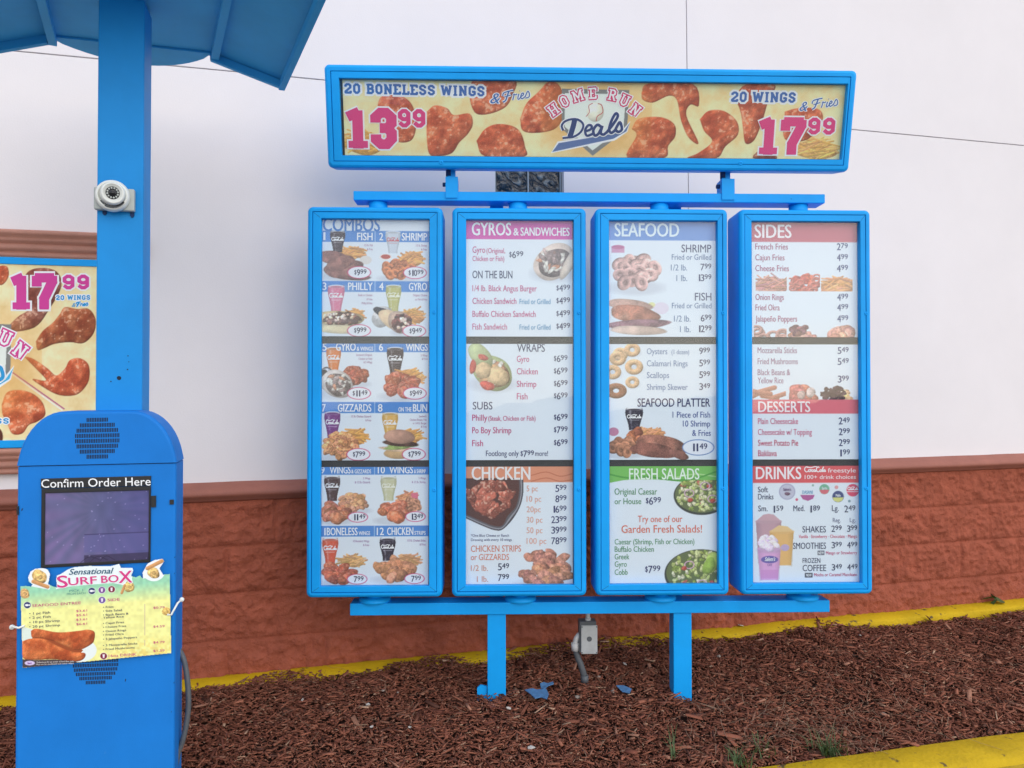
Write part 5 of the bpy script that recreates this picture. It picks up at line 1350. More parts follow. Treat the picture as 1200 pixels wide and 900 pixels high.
def k_shell(y0, y1, zc, upper, extra=0.0):
    """cap (above zc) or body (below), front edges eased"""
    mb = MB(); rings = []
    for y, i in ((y1, .004), (y1 - .006, .0), (y0 + .008, .0), (y0 + .002, .003), (y0, .008)):
        o = k_outline(i - extra)
        o = [p for p in o if (p[1] >= zc if upper else p[1] < zc)]
        if upper: o = [(xa + i - extra, zc)] + o + [(xb - i + extra, zc)]
        else: o = [(xa + i, -.12), (xa + i, zc), (xb - i, zc), (xb - i, -.12)]
        rings.append([mb.bm.verts.new((x, y, z)) for x, z in o])
    n = len(rings[0])
    for a, b in zip(rings, rings[1:]):
        for i in range(n): mb.bm.faces.new((a[i], a[(i + 1) % n], b[(i + 1) % n], b[i]))
    mb.bm.faces.new(rings[0]); mb.bm.faces.new(rings[-1])
    return mb
zseam = kz(112, 544.5)
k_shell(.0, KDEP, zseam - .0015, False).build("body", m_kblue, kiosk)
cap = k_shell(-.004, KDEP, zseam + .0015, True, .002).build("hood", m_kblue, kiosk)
MB().box(xa + .004, xb - .004, .004, KDEP - .004, zseam - .0014, zseam + .0014).build("seam", m_groove, kiosk)
def grille(cx, cy, rp, y, rows, name, dy, cut=None):
    mb = MB()
    for r in range(rows):
        v = -1 + (2 * r + 1) / rows
        half = math.sqrt(max(0, 1 - v * v)) * rp
        n = max(3, int(half * 2 / 1.95))
        for q in range(n):
            px = cx - half + (q + .5) * 2 * half / n
            py = cy + v * rp * .93 + dy * (px - cx)
            x, z = kx(px, py, y), kz(px, py, y)
            hh = rp * .93 / rows * .76 * KD / FPX
            mb.box(x - .0014, x + .0014, y - .0006, y + .003, z - hh, z + hh)
    return mb.build(name, m_slot, kiosk)
grille(114, 513.5, 26.5, -.004, 8, "speaker_grille", -.02)
grille(112, 777, 27, .0, 10, "lower_grille", -.035)
# screen with its black bezel and the header strip
MKS = Matrix.Identity(4)
sxa, sxb = kx(48.8, 620), kx(176.8, 620)
sz0, sz1 = kz(112, 662), kz(112, 571)
bz = door_ring(MB(), (sxa, sxb, sz0, sz1), (kx(53, 620), kx(174.6, 620), kz(112, 658.5), kz(112, 576)), -.006, .004).build("screen_bezel", m_bezel, kiosk)
strip = MB().box(kx(48.2, 566), kx(177.2, 566), -.004, .004, kz(112, 571) + .001, kz(112, 559.2), .001).build("header_strip", m_bezel, kiosk)
sc_rect = (52, 575, 175.6, 659.5)
lx = (kx(52, 617), kx(175.6, 617), kz(112, 659.5), kz(112, 575))
ss_ = Sheet(sc_rect, lambda px, py: (lx[0] + (np.asarray(px) - sc_rect[0]) / (sc_rect[2] - sc_rect[0]) * (lx[1] - lx[0]), lx[3] + (np.asarray(py) - sc_rect[1]) / (sc_rect[3] - sc_rect[1]) * (lx[2] - lx[3])), 1.7, (70, 62, 112), -.0012)
s = ss_; s.gain = 1.9
th_ = np.arctan2(s.Y - 596, s.X - 118); rr = np.hypot(s.X - 118, s.Y - 596)
rays = .5 + .5 * np.sin(th_ * 23 + 2.2 * np.sin(th_ * 5))
f = np.clip(rr / 80, 0, 1)[..., None] * (rays[..., None] * .45 + .25)
base = np.array((70, 72, 100.)) * (1 - f) + np.array((104, 84, 124.)) * f
side = np.clip((s.X - 100) / 60, 0, 1)[..., None]
s.img = (base * (1 - side * .55) + np.array((54, 56, 100.)) * side * .55) * (.94 + .1 * vnoise(s.h, s.w, 16, 44)[..., None])
s.rect(98, 626, 176, 647, (72, 70, 112), .5); s.rect(98, 650, 176, 660, (42, 36, 56), .75); s.rect(98, 625.4, 176, 626.6, (44, 40, 70), .7)  # dark bands low on the right: reflections painted into the screen colours
rs = np.random.RandomState(4)
for k in range(46): s.ell(54 + 120 * rs.rand(), 577 + 82 * rs.rand(), .5 + .5 * rs.rand(), .5, (150, 140, 180), .5)
for k in range(3): s.rib([(92 + 12 * k, 660 - k), (104 + 10 * k, 652), (118 + 8 * k, 657)], .25, (36, 30, 48), .0004)
# latches and chips
la = MB().box(kx(177.5, 588), kx(183, 588), -.005, .004, kz(112, 596.5), kz(112, 583)).build("latch", m_bezel, kiosk)
MB().box(kx(199, 590), kx(203.8, 590), -.004, .004, kz(112, 594), kz(112, 588.4)).build("latch", m_bezel, kiosk)
MB().box(kx(20, 596), kx(22.2, 596), -.004, .004, kz(112, 600), kz(112, 590)).build("latch", m_bezel, kiosk)
for px, py, w_, h_ in ((147, 797, 1.3, 3.4), (205, 653, .9, 1.6), (204.5, 672, .8, 1.2), (26, 597, 1.6, 3), (204, 800, .8, 2), (201, 834, .8, 1.6)):
    x, z = kx(px, py), kz(px, py); k = KD / FPX
    MB().prism([(x - w_ * k / 2, z - h_ * k / 2), (x + w_ * k * .2, z - h_ * k * .4), (x + w_ * k / 2, z + h_ * k / 2), (x - w_ * k * .2, z + h_ * k * .3)], -.0006, .002).build("paint_chip", m_slot, kiosk)
# header lettering
ht_me = Sheet((48, 557, 178, 575), lambda px, py: hit(MK, px, py, -.0045), 1.0, (12, 12, 13), -.0045)
ht_me.T("Confirm Order Here", 48.6, 571.6, 9.6, (244, 246, 248), 'L', 176.6, bold=.006, off=.0005, rot=.022)

# ------------------------------------------------------------------ FLYER TIED TO THE KIOSK
fc = -.012
MFl = MK @ Matrix.Translation((0, fc, kz(112, 725, fc)))
flyer = thing("paper_flyer", MFl, "yellow Sensational Surf Box flyer tied across the kiosk front below the screen", "flyer")
OUT = [(78, 210), (118, 208), (150, 212), (158, 200), (134, 182), (130, 150), (146, 112), (176, 94), (226, 88), (262, 96), (280, 128), (272, 172), (266, 196), (300, 212), (326, 218), (318, 172), (322, 140), (352, 126), (396, 98), (440, 82), (540, 74), (680, 76), (742, 60), (754, 86), (832, 86), (836, 110), (822, 142), (852, 150), (880, 136), (900, 160), (896, 120), (930, 58), (980, 34), (1034, 26), (1044, 44), (1012, 92), (1036, 132), (1080, 128), (1091, 660), (94, 760)]
F = lambda X, Y: (10 + X / 5.714, 650 + Y / 5.714)
fout = [F(*p) for p in OUT]
fs = Sheet((22, 652, 202.5, 785), lambda px, py: hit(MFl, px, py, 0.0), 2.0, (236, 236, 150), 0.0)
s = fs
def inside(pts, X, Y):
    ins = np.zeros(X.shape, bool)
    pts = np.array(pts)
    for (xa_, ya_), (xb_, yb_) in zip(pts, np.roll(pts, -1, 0)):
        ins ^= ((ya_ > Y) != (yb_ > Y)) & (X < xa_ + (Y - ya_) * (xb_ - xa_) / (yb_ - ya_ + 1e-9))
    return ins
t = np.clip((s.Y - 688 + (s.X - 110) * .08) / 22, 0, 1)[..., None]
s.img = np.array((150, 208, 172.)) * (1 - t) + np.array((236, 234, 152.)) * t
t2 = np.clip((s.Y - 740) / 40, 0, 1) * np.clip((s.X - 100) / 60, 0, 1); n_ = vnoise(s.h, s.w, 5, 61)
s.img += (np.array((226, 190, 90.)) - s.img) * (t2 * np.clip(n_ * 1.6 - .3, 0, .8))[..., None]
s.img *= (.94 + .1 * vnoise(s.h, s.w, 7, 62)[..., None])
# white die-cut header
s.poly([F(*p) for p in [(318, 232), (314, 160), (322, 140), (352, 126), (396, 98), (440, 82), (540, 74), (680, 76), (742, 60), (754, 86), (836, 86), (836, 120), (826, 160), (836, 196), (780, 206), (700, 190), (560, 200), (420, 212)]], (226, 236, 240))
for cx_, cy_ in ((205, 145), (972, 112)): s.ell(*F(cx_, cy_), 13.2, 11.5, (232, 236, 240))
s.poly([F(*p) for p in [(900, 160), (896, 118), (930, 58), (980, 32), (1040, 24), (1040, 60), (1000, 140)]], (232, 236, 240)); s.poly([F(*p) for p in [(150, 212), (180, 180), (270, 190), (280, 214), (272, 234)]], (226, 232, 236))
SHC = (214, 176, 112)
def curl(s, x0, y0, x1, y1, c):
    cx, cy, r = (x0 + x1) / 2, (y0 + y1) / 2, min(x1 - x0, y1 - y0) / 2
    s.blob(cx, cy, r * 1.05, r * .98, c, .4, .12, .4); s.ring(cx + r * .1, cy + r * .1, r * .72, r * .3, np.array(c) * 1.04, .85, .5, .75); s.blob(cx + r * .1, cy + r * .1, r * .34, r * .28, np.array(c) * .92, .2, .2, .3)
curl(s, F(150, 0)[0], F(0, 100)[1], F(262, 0)[0], F(0, 196)[1], SHC); s.rod(*F(165, 180), *F(262, 216), 2.2, (206, 150, 96))
curl(s, F(918, 0)[0], F(0, 84)[1], F(1024, 0)[0], F(0, 160)[1], SHC); s.rod(*F(930, 92), *F(1028, 42), 2.2, (206, 150, 96))
curl(s, F(760, 0)[0], F(0, 180)[1], F(856, 0)[0], F(0, 250)[1], (216, 184, 112)); s.rod(*F(758, 256), *F(778, 206), 1.6, (206, 150, 96))
curl(s, F(76, 0)[0], F(0, 222)[1], F(140, 0)[0], F(0, 300)[1], (216, 172, 112)); curl(s, F(1030, 0)[0], F(0, 350)[1], F(1086, 0)[0], F(0, 410)[1], (216, 176, 100))
# plate of fried fish
s.gain = 1.1; s.ell(*F(470, 640), 21, 14, (222, 230, 226)); s.poly([F(*p) for p in [(100, 560), (200, 540), (420, 600), (500, 640), (470, 670), (250, 620), (100, 600)]], (150, 74, 40)); s.poly([F(*p) for p in [(90, 480), (160, 500), (160, 560), (92, 600)]], (214, 226, 214))
s.shape([F(*p) for p in [(150, 510), (190, 496), (330, 520), (470, 510), (530, 502), (574, 516), (576, 560), (556, 598), (470, 640), (400, 620), (330, 590), (230, 560), (160, 556)]], (206, 108, 58), .3, .08, depth=7)
s.shape([F(*p) for p in [(92, 580), (150, 562), (240, 566), (330, 612), (430, 650), (512, 660), (500, 700), (440, 716), (300, 700), (180, 704), (96, 690)]], (200, 102, 54), .3, .08, depth=7)
s.poly([F(*p) for p in [(92, 700), (180, 706), (300, 702), (440, 712), (470, 724), (300, 742), (94, 758)]], (74, 62, 66))
PKF = (206, 60, 128)
s.T("Sensational", *F(404, 134), 6.6, (30, 84, 112), 'L', F(690, 0)[0], bold=.02, shear=.4, rot=.03)
for off_, c_, b_ in ((.0012, (236, 236, 240), .07), (.0018, PKF, .03)):
    s.T("S", *F(330, 220), 13.5, c_, 'L', F(398, 0)[0], bold=b_, off=off_, rot=.06); s.T("URF", *F(404, 204), 8.6, c_, 'L', F(592, 0)[0], bold=b_, off=off_, rot=.06)
    s.T("BO", *F(624, 188), 8.2, c_, 'L', F(738, 0)[0], bold=b_, off=off_, rot=.06); s.T("X", *F(742, 188), 13.6, c_, 'L', F(828, 0)[0], bold=b_, off=off_, rot=.04)
s.T("PICK 1", *F(408, 250), 2.6, (96, 150, 140), 'L', F(500, 0)[0], rot=.06); s.T("FROM EACH", *F(392, 270), 2.4, (96, 150, 140), 'L', F(516, 0)[0], rot=.06)
for X_, Y_, c_ in ((558, 243, (30, 44, 96)), (625, 237, (116, 70, 140)), (690, 232, (120, 30, 50)), (126, 338, (30, 44, 96)), (626, 304, (104, 74, 150)), (637, 679, (120, 30, 50))):
    s.ell(*F(X_, Y_), 4.5, 4.1, (238, 236, 230)); s.ell(*F(X_, Y_), 4.0, 3.7, c_)
    if c_[0] < 60: s.ell(*F(X_ - 3, Y_), 2.4, 1.3, (236, 236, 240)); s.poly([F(X_ + 8, Y_), F(X_ + 18, Y_ - 8), F(X_ + 18, Y_ + 8)], (236, 236, 240))
    else: s.poly([F(X_ - 8, Y_ - 12), F(X_ + 8, Y_ - 12), F(X_ + 5, Y_ + 12), F(X_ - 5, Y_ + 12)], (230, 220, 230))
TP, TN = (190, 60, 128), (40, 44, 90)
rt = .062
s.T("SEAFOOD ENTREE", *F(160, 350), 3.0, TP, 'L', F(486, 0)[0], bold=.004, rot=rt)
for st, Y_, x_, pr in (("• 1 pc Fish", 398, 280, "$3.61"), ("• 2 pc Fish", 426, 284, "$5.61"), ("• 10 pc Shrimp", 456, 344, "$3.61"), ("• 20 pc Shrimp", 486, 346, "$6.61")):
    s.T(st, *F(140, Y_ + 4), 2.7, TN, 'L', F(x_, 0)[0], bold=.008, rot=rt); s.T(pr, *F(454, Y_ - 14), 2.5, TP, 'L', F(527, 0)[0], bold=.006, rot=rt)
s.T("SIDE", *F(664, 312), 3.0, TP, 'L', F(746, 0)[0], bold=.004, rot=rt)
for st, Y_, x_ in (("• Fries", 358, 704), ("• Side Salad", 384, 760), ("• Black Beans &", 410, 804), ("   Yellow Rice", 428, 772), ("• Cajun Fries", 466, 774), ("• Cheese Fries", 492, 788), ("• Onion Rings", 520, 788), ("• Fried Okra", 544, 772), ("• 3 Jalapeño Poppers", 572, 862), ("• 3 Mozzarella Sticks", 614, 864), ("• Fried Mushrooms", 640, 846)):
    s.T(st, *F(634, Y_), 2.4, TN, 'L', F(x_, 0)[0], bold=.006, rot=rt)
for Y_, pr in ((362, "$0.79"), (488, "$4.59"), (594, "$4.79"), (650, "$1.59")): s.T(pr, *F(970, Y_), 2.5, TP, 'L', F(1046, 0)[0], bold=.006, rot=.04)
s.T("16oz DRINK", *F(672, 686), 3.1, TP, 'L', F(858, 0)[0], bold=.004, rot=rt)
for Ya, Yb in ((330, 540), (570, 612)): s.poly([F(910, Ya), F(914, Ya), F(914, Yb), F(910, Yb)], (196, 170, 150))
s.ell(*F(142, 726), 6, 2.6, (206, 190, 226)); s.T("Salem's", *F(142, 731), 2, (120, 50, 140), 'C', sx=.6, bold=.02)
s.T("*Substitute for an order of Surf Box only.", *F(186, 724), 1.5, (220, 214, 210), 'L', F(440, 0)[0], rot=.03); s.T("May not be combined with other offers.", *F(186, 738), 1.5, (220, 214, 210), 'L', F(440, 0)[0], rot=.03)
s.mask = inside(fout, s.X, s.Y)

gather_text()
for (sh, th), nm in zip(SHEETS, range(12)):
    o = sh.build("menu_sheet", m_print, th)
    o["label"] = ["COMBOS sheet with meals 1 to 4", "sheet with meals 5 to 8", "sheet with meals 9 to 12", "GYROS & SANDWICHES sheet", "WRAPS and SUBS sheet", "CHICKEN sheet",
                  "SEAFOOD sheet", "SEAFOOD PLATTER sheet", "green FRESH SALADS sheet", "SIDES sheet", "DESSERTS sheet", "DRINKS sheet"][nm]
sb.build("printed_sheet", m_print, banner)
sp.build("printed_sheet", m_print, pos)
ss_.build("screen", m_lcd, kiosk)
ht = ht_me.build("header_lettering", m_print, strip)
# keep only the letters: the strip itself is the black ground
bmh = bmesh.new(); bmh.from_mesh(ht.data)
nb = ht_me.w * ht_me.h; bmh.verts.ensure_lookup_table()
bmesh.ops.delete(bmh, geom=[v for v in bmh.verts if v.index < nb], context='VERTS'); bmh.to_mesh(ht.data); bmh.free()
ht.parent = strip
fs.build("printed_sheet", m_print, flyer)
# cable ties
ties = ((F(30, 480), F(98, 478)), (F(1160, 306), F(1064, 402)))
for k, (a, b) in enumerate(ties):
    A = Vector((*[hit(MFl, *a, .03 if k else .02)[0]], .03 if k else .012, hit(MFl, *a, .02)[1])); B = Vector((hit(MFl, *b, -.004)[0], -.004, hit(MFl, *b, -.004)[1]))
    tm = MB().tube([A, A.lerp(B, .25) + Vector((0, -.012, .004)), A.lerp(B, .7) + Vector((0, -.008, -.002 if not k else -.012)), B, B + Vector((0.002, .006, 0))], .0032, 8)
    tm.lathe([(0, -.006), (.006, -.005), (.0075, 0), (.006, .005), (0, .006)], A, (0, -1, 0), 12)
    tm.build("cable_tie", m_camwhite, flyer)

# hose beside the kiosk
hp = [(209, 760), (215, 772), (219, 792), (221, 820), (219, 845), (214, 868), (209, 882), (206, 897)]
pts = []
for i, (px, py) in enumerate(hp):
    u, v, w_ = ray(px, py); yy = KD + .17 - .005 * i
    pts.append((u / v * yy, yy, CAM_H + w_ / v * yy))
pts = [tuple(p) for p in catmull(pts, 4)]
hm = MB().tube(pts, .0085, 12)
tag(hm.build("flexible_hose", m_conduit), "dark grey flexible hose curving down beside the kiosk", "hose")

# ------------------------------------------------------------------ CANOPY ON ITS POST
PD = 2.43
MC = frame((141 - CX) / FPX * PD, PD, 0.0, 15.0)
canopy = thing("canopy", MC, "blue arched canopy on a square post over the order kiosk", "canopy")
pxa, pxb = hx(MC, 113.5, 240), hx(MC, 168, 240)
ztop_c = 2.625
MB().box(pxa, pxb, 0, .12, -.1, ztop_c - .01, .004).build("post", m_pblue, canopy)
MCi = MC.inverted()
def lc(p): return MCi @ Vector(p)
Lr = Vector(ground_at(57, 43, ztop_c)); Rr = Vector(ground_at(247, 63, ztop_c))
ch = (Rr - Lr); ch.normalize()
drop = .083
Ro = Rr + ch * .265 - Vector((0, 0, drop)); Lo = Lr - ch * .265 - Vector((0, 0, drop))
fwd = Vector((math.sin(R(25.5)), -math.cos(R(25.5)), 0)) * .90
m_can = m_cblue
roof = MB()
def slabq(a, b, th=.012):
    """plate between edge a (back) and edge b (front)"""
    for pa, pb in zip(list(zip(a, a[1:])), list(zip(b, b[1:]))):
        p = [pa[0], pa[1], pb[1], pb[0]]
        lo = [lc(q) for q in p]; hi = [lc(q + Vector((0, 0, th))) for q in p]
        vs = [roof.bm.verts.new(q) for q in lo + hi]
        for f in ((0, 1, 2, 3), (7, 6, 5, 4), (0, 4, 5, 1), (1, 5, 6, 2), (2, 6, 7, 3), (3, 7, 4, 0)):
            roof.bm.faces.new([vs[i] for i in f])
back = [Lo, Lr, Rr, Ro]
slabq(back, [p + fwd for p in back])
roof.build("roof", m_can, canopy)
# curved tail plate behind the middle bay
tail = MB(); nrm = Vector((-ch.y, ch.x, 0))
arc = [Lr.lerp(Rr, t) + nrm * (.17 * math.sin(math.pi * t) ** .7 + .001) + Vector((0, 0, .0)) for t in [i / 18 for i in range(19)]]
lo = [tail.bm.verts.new(lc(p)) for p in arc]; hi = [tail.bm.verts.new(lc(p + Vector((0, 0, .012)))) for p in arc]
tail.bm.faces.new(lo); tail.bm.faces.new(hi[::-1])
for i in range(18): tail.bm.faces.new((lo[i], lo[i + 1], hi[i + 1], hi[i]))
tail.bm.faces.new((lo[18], lo[0], hi[0], hi[18]))
tail.build("tail_plate", m_can, canopy)
def beam(a, b, wd, h, name, side):
    d = (b - a).normalized(); n_ = Vector((-d.y, d.x, 0)).normalized() * wd
    mb = MB()
    dn = Vector((0, 0, -h))
    p = [a, b, b + n_ * side, a + n_ * side]
    vs = [mb.bm.verts.new(lc(q - Vector((0, 0, .001)))) for q in p] + [mb.bm.verts.new(lc(q + dn)) for q in p]
    for f in ((0, 1, 2, 3), (7, 6, 5, 4), (0, 4, 5, 1), (1, 5, 6, 2), (2, 6, 7, 3), (3, 7, 4, 0)): mb.bm.faces.new([vs[i] for i in f])
    return mb.build(name, m_can, canopy)
for i_, (a, b) in enumerate(zip(back, back[1:])): beam(a, b, .02, .008 if i_ == 1 else .03, "edge_lip", -1)
beam(Lr, Lr + fwd, .026, .03, "rib", 1); beam(Rr, Rr + fwd, .026, .03, "rib", 1)
beam(Ro, Ro + fwd, .022, .03, "edge_lip", -1); beam(Lo, Lo + fwd, .022, .03, "edge_lip", 1)
# chips on the post
for px, py, r_ in ((139.5, 443, 2.4), (130, 447, .8), (150, 417, .7), (151, 424, .6), (149.5, 433, .8)):
    x, z = hx(MC, px, py), hz(MC, px, py); k = PD / FPX * r_
    MB().cyl((x, .002, z), (x, -.0008, z), k, n=10).build("paint_chip", m_slot, canopy)

# security camera on the post
zc_ = hz(MC, 135, 234); xc_ = hx(MC, 135, 234)
MCA = MC @ Matrix.Translation((xc_, 0, zc_))
scam = thing("security_camera", MCA, "round white security camera screwed to the blue canopy post", "security camera")
kk = PD / FPX
MB().box(-21 * kk, 22 * kk, -.022, -.0005, -14 * kk, 12 * kk, .004).build("mounting_box", m_camgrey, scam)
q = Vector((.22, -1, -.08)).normalized()
o_ = Vector((-.5 * kk, -.022, 1.5 * kk))
MB().lathe([(0, .0), (.049, .0), (.0495, .012), (.0465, .022), (.043, .026), (.039, .026), (.0375, .018), (.0, .017)], o_, (0.08, -1, 0.0), 40).build("collar", m_camwhite, scam)
hd = MB().lathe([(.0, .0), (.034, .002), (.036, .014), (.035, .028), (.032, .035), (.0275, .038), (.027, .036), (.0, .036)], o_ + Vector((.002, -.014, .003)), q, 36).build("head", m_camwhite, scam)
o2 = o_ + Vector((.002, -.014, .003)) + q * .036
MB().lathe([(.0, .0012), (.0195, .0012), (.0195, .0005)], o2, q, 28).build("lens_window", m_lens, hd)
qq = q.to_track_quat('Z', 'Y')
for i in range(12):
    a = R(30 * i + 12); p = o2 + qq @ Vector((.0150 * math.cos(a), .0150 * math.sin(a), .001)); MB().cyl(p, p + q * .0022, .0029, n=8).build("led", m_camgrey, hd)
MB().lathe([(0.0, .0008), (.0062, .001), (.006, .003), (.003, .0042), (0, .0045)], o2 + q * .0006, q, 20).build("lens", m_lens, hd)
sl = MB()
for i in range(9):
    a0, a1 = R(212 + 116 * i / 9), R(212 + 116 * (i + 1) / 9)
    p = [o_ + Vector((.0425 * math.cos(a) * 1.0 + .003, -.0275, .0425 * math.sin(a))) for a in (a0, a1)]; p2 = [o_ + Vector((.0355 * math.cos(a) + .003, -.0275, .0355 * math.sin(a))) for a in (a1, a0)]
    sl.quad([x[:] for x in p + p2])
sl.build("slot", m_lens, scam)
for dx, dz in ((-11 * kk, -17.5 * kk), (18.5 * kk, -18.5 * kk)): MB().cyl((dx, .001, dz), (dx, -.004, dz), .0045, n=10).box(dx - .006, dx + .006, -.003, -.0004, dz + .0, dz + .012).build("screw", m_groove, scam)

# ------------------------------------------------------------------ JUNCTION BOX AND CONDUIT
JY = .20
MJ = MS
def jx(px, py, c=JY): return hx(MS, px, py, c)
def jz(px, py, c=JY): return hz(MS, px, py, c)
jb_o = Vector((jx(690, 748), JY, jz(690, 748)))
MJ = MS @ Matrix.Translation(jb_o)
jb = thing("junction_box", MJ, "grey electrical junction box hanging under the lower bar with conduit", "junction box")
k = (D0 + JY) / FPX
MB().box(-11 * k, 9 * k, .004, .06, -17 * k, 19 * k, .002).build("box_body", m_conduit, jb)
cv = MB().box(-9 * k, 10 * k, -.004, .003, -18 * k, 15 * k, .0015).box(-3.4 * k, 2 * k, -.0046, -.003, 10.5 * k, 14 * k).box(-3.4 * k, 2 * k, -.0046, -.003, -17.4 * k, -14 * k).build("cover", m_grey, jb)
MB().cyl((.5 * k, -.0035, -.5 * k), (.5 * k, -.0055, -.5 * k), 3 * k, n=18).build("knockout", m_conduit, cv)
for dx in (-8, 9):
    for dz in (-16.5, 13.5): MB().cyl((dx * k, -.0035, dz * k), (dx * k, -.0052, dz * k), .8 * k, n=8).build("screw", m_conduit, cv)
MB().cyl((0, .03, 18 * k), (0, .03, 32 * k), 2.6 * k, n=14).cyl((0, .03, 17 * k), (0, .03, 22 * k), 3.4 * k, n=14).build("nipple", m_pvc, jb)
def jl(px, py, y=.03): return Vector((jx(px, py, JY + y), JY + y, jz(px, py, JY + y))) - jb_o
cpts = [jl(682, 743), jl(678, 745), jl(675, 750), jl(674, 757)]
MB().tube([tuple(p) for p in catmull([tuple(q_) for q_ in cpts], 4)], 3.4 * k, 12).cyl(jl(674, 753), jl(674.5, 762), 4.8 * k, n=14).build("elbow", m_pvc, jb)
MB().tube([tuple(p) for p in catmull([tuple(jl(*q_)) for q_ in ((674.5, 761), (677, 770), (681, 780), (685, 793))], 4)], 3.6 * k, 12).build("conduit", m_conduit, jb)
MB().cyl(jl(685, 791), jl(685.3, 801), 4.6 * k, n=16).build("coupling", m_conduit, jb)
MB().cyl(jl(685.3, 800.5), jl(685.3, 822), 4.9 * k, n=16).build("stub", m_pvc, jb)

# ------------------------------------------------------------------ SMALL THINGS ON THE BED
def bed_pt(px, py):
    z = .05
    for _ in range(8):
        x, y, _z = ground_at(px, py, z); z = float(bed_z(x, y)) + .008
    return x, y, z
def blade_tuft(n, h, spread, rs, droop=.5, wd=.003):
    V, Q = [], []
    for _ in range(n):
        a = rs.rand() * 6.28; l = h * rs.uniform(.5, 1.1); d = droop * rs.uniform(.4, 1.2); bx, by = rs.normal(0, spread * .25, 2)
        ca, sa = math.cos(a), math.sin(a); w_ = wd * rs.uniform(.6, 1.2)
        for k in range(5):
            t = k / 4; r_ = l * t * math.sin(d * t + .15); z = l * t * math.cos(d * t * 1.1)
            ww = w_ * (1 - t * .9)
            V += [(bx + ca * r_ - sa * ww, by + sa * r_ + ca * ww, z), (bx + ca * r_ + sa * ww, by + sa * r_ - ca * ww, z)]
        i = len(V) - 10
        Q += [(i + 2 * k, i + 2 * k + 1, i + 2 * k + 3, i + 2 * k + 2) for k in range(4)]
    return np_mesh("grass_tuft", V, Q)
rs = np.random.RandomState(77)
tufts = [((968, 884), 80, .105, .09, "largest grass tuft, fanned out just behind the front kerb"), ((866, 894), 46, .075, .07, "grass tuft at the bottom edge of the photo where the kerb begins"),
         ((890, 878), 34, .06, .12, "thin spread of grass blades left of the big tuft by the kerb"), ((790, 886), 9, .11, .02, "few tall grass blades alone in the mulch below the second post"), ((1000, 708), 8, .035, .05, "tiny sprig of weeds against the yellow wall kerb")]
for (px, py), n, h, sp_, lab in tufts:
    x, y, z = bed_pt(px, py)
    o = link("grass_tuft", blade_tuft(n, h, sp_, rs, .9), m_grass); o.location = (x, y, z - .008); tag(o, lab, "grass tuft", "grass tufts along the bed")
# leafy weed
x, y, z = bed_pt(1165, 716)
weed = thing("weed", Matrix.Translation((x, y, z - .005)), "small leafy green weed growing by the yellow wall kerb", "weed")
for a, l, h in ((0.3, .075, .075), (2.6, .08, .085), (4.4, .05, .07), (1.4, .045, .095)):
    d = Vector((math.cos(a), math.sin(a) * .5, .0)); n_ = Vector((-d.y, d.x, .4)).normalized()
    b = Vector((0, 0, h)); pr_ = [(0, 0), (.3, .42), (.65, .36), (1, 0), (.65, -.36), (.3, -.42)]
    MB().quad([(b + d * l * p + n_ * l * q_ + Vector((0, 0, -.02 * p * p)))[:] for p, q_ in pr_]).build("leaf", m_grass, weed)
MB().tube([(0, 0, -.01), (.004, 0, .03), (0, 0, .07)], [.003, .0025, .0015], 6).build("stem", m_grass, weed)
# dry straw on the mulch
V, Q = [], []
for k in range(300):
    if k < 200: px, py = rs.normal(950, 75), rs.normal(846, 24)
    else: px, py = rs.uniform(240, 1180), rs.uniform(760, 890)
    if py > 886 or py < 765: continue
    x, y, z = bed_pt(px, py); a = rs.rand() * 6.28; l = rs.uniform(.05, .16); cv_ = rs.normal(0, .35)
    z += .010
    for t in range(5):
        u = t / 4 - .5; cx_ = x + l * (u * math.cos(a) - cv_ * (u * u) * math.sin(a)); cy_ = y + l * (u * math.sin(a) + cv_ * u * u * math.cos(a)); zz = z + .012 * rs.rand() * (1 - abs(u)) + u * .01
        V += [(cx_ - math.sin(a) * .0010, cy_ + math.cos(a) * .0010, zz), (cx_ + math.sin(a) * .0010, cy_ - math.cos(a) * .0010, zz)]
    i = len(V) - 10
    Q += [(i + 2 * t, i + 2 * t + 1, i + 2 * t + 3, i + 2 * t + 2) for t in range(4)]
tag(link("dry_grass", np_mesh("dry_grass", V, Q), m_straw), "dry pale grass straw strewn over the mulch", "dry grass", kind="stuff")
# blue scraps beside the first post
for pts_, lab in (([(615, 808), (624, 806.5), (629, 808), (640, 807), (643, 813), (641, 819), (634, 816.5), (627, 818), (622, 813)], "larger jagged blue plastic scrap lying right of the first post"), ([(633, 801), (637, 799), (642, 800.5), (648, 798.5), (649, 801), (643, 803), (638, 807), (634, 806)], "crumpled blue strip behind the larger jagged blue scrap"), ([(722, 803), (731, 803), (740, 807), (738, 812), (729, 810)], "thin blue sliver lying right of the conduit stub")):
    zz_ = bed_pt(*pts_[0])[2] + .010
    P3 = [Vector(ground_at(p[0], p[1], zz_ + .004 * rs.rand())) for p in pts_]
    bm = MB(); top = [bm.bm.verts.new(p) for p in P3]; bot = [bm.bm.verts.new(p - Vector((0, 0, .003))) for p in P3]
    bm.bm.faces.new(top); bm.bm.faces.new(bot[::-1])
    for i in range(len(P3)): bm.bm.faces.new((top[i], top[(i + 1) % len(P3)], bot[(i + 1) % len(P3)], bot[i]))
    tag(bm.build("plastic_scrap", m_bluescrap), lab, "plastic scrap", "blue plastic scraps on the mulch")
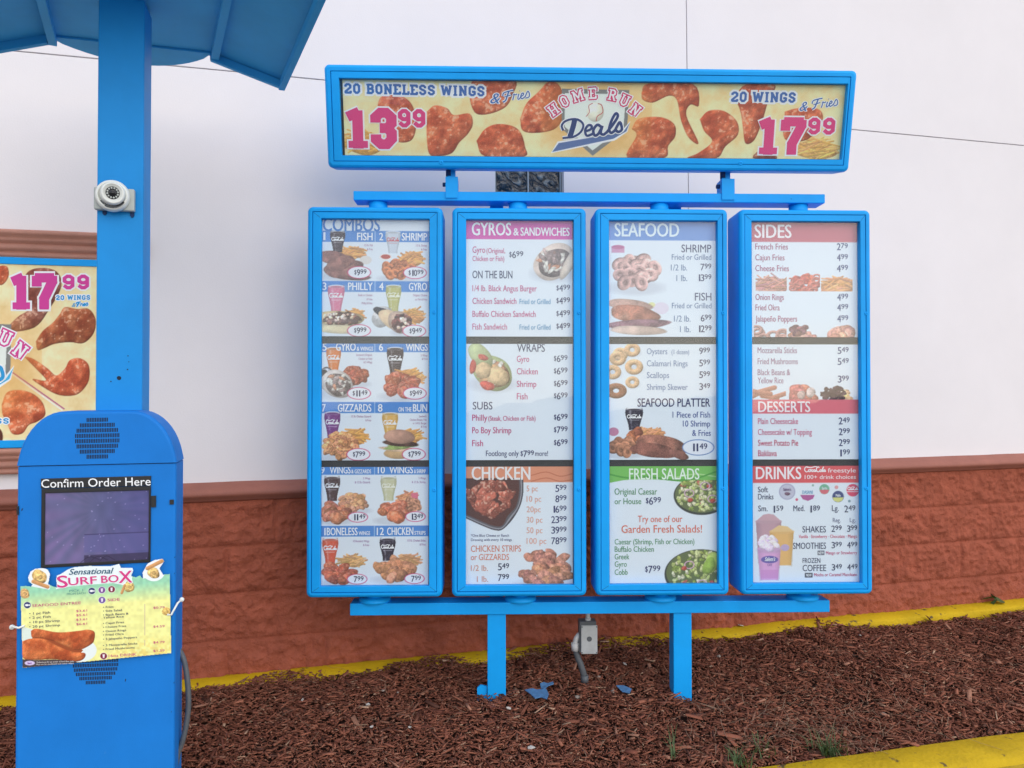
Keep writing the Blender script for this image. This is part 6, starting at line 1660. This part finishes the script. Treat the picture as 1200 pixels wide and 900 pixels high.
def lump(r, rs, flat=.6):
    bm = MB(); bmesh.ops.create_icosphere(bm.bm, subdivisions=2, radius=r)
    ph = rs.rand(6) * 6.28
    for v in bm.bm.verts:
        k = 1 + .22 * math.sin(v.co.x / r * 3 + ph[0]) + .18 * math.sin(v.co.y / r * 4 + ph[1]) + .12 * math.sin(v.co.z / r * 5 + ph[2]); v.co *= k; v.co.z *= flat
    return bm
pebs = [((718, 811), .011, "biggest pale pebble, right of the conduit stub"), ((702, 794), .008, "small pebble between conduit and blue sliver"), ((658, 786), .006, "tiny pebble left of the conduit under the box"), ((677, 818), .010, "flat pale pebble in front of the conduit stub"),
        ((249, 813), .006, "pebble on the mulch right of the hose"), ((449, 810), .007, "upper pebble of the pair left of the first post"), ((466, 813), .006, "right pebble of the pair left of the first post"), ((842, 770), .010, "pale pebble near the wall right of the second post"), ((1035, 838), .011, "yellowish pebble alone in the middle of the right mulch"), ((1168, 778), .006, "whitish pebble at the far right of the mulch")]
for (px, py), r_, lab in pebs:
    o = lump(r_, rs).build("pebble", m_stone); o.location = Vector(bed_pt(px, py)) + Vector((0, 0, .004)); tag(o, lab, "pebble", "pale pebbles on the mulch")
scraps = [((622, 881), .016, .008, "white paper scrap low in the middle of the mulch"), ((431, 830), .010, .006, "white scrap on the mulch left of the first post"), ((436, 856), .008, .005, "white scrap just below the other one left of the post"), ((480, 857), .007, .005, "white scrap on mulch midway between kiosk and first post"), ((596, 834), .012, .005, "cream wood sliver in front of the first post"), ((732, 782), .009, .018, "upright pale splinter left of the second post"), ((868, 736), .016, .010, "white litter on the mulch edge at the end of the lower bar"), ((355, 824), .006, .006, "pale green scrap near the wall right of the kiosk"), ((1008, 748), .006, .004, "white fleck on the mulch near the wall at right")]
for (px, py), l, w_, lab in scraps:
    bm = MB(); a = rs.rand() * 3
    P = [Vector((math.cos(a + t) * l * e, math.sin(a + t) * w_ * 1.2 * e, .004 + .004 * rs.rand())) for t, e in ((0, 1), (1.1, .8), (2.4, 1), (3.3, .9), (4.6, 1.1), (5.5, .7))]
    top = [bm.bm.verts.new(p) for p in P]; bot = [bm.bm.verts.new(p - Vector((0, 0, .003))) for p in P]
    bm.bm.faces.new(top); bm.bm.faces.new(bot[::-1])
    for i in range(6): bm.bm.faces.new((top[i], top[(i + 1) % 6], bot[(i + 1) % 6], bot[i]))
    o = bm.build("paper_scrap", m_paper); o.location = Vector(bed_pt(px, py)) + Vector((0, 0, .012)); o.rotation_euler = (rs.normal(0, .3), rs.normal(0, .3), 0); tag(o, lab, "paper scrap", "pale scraps on the mulch")
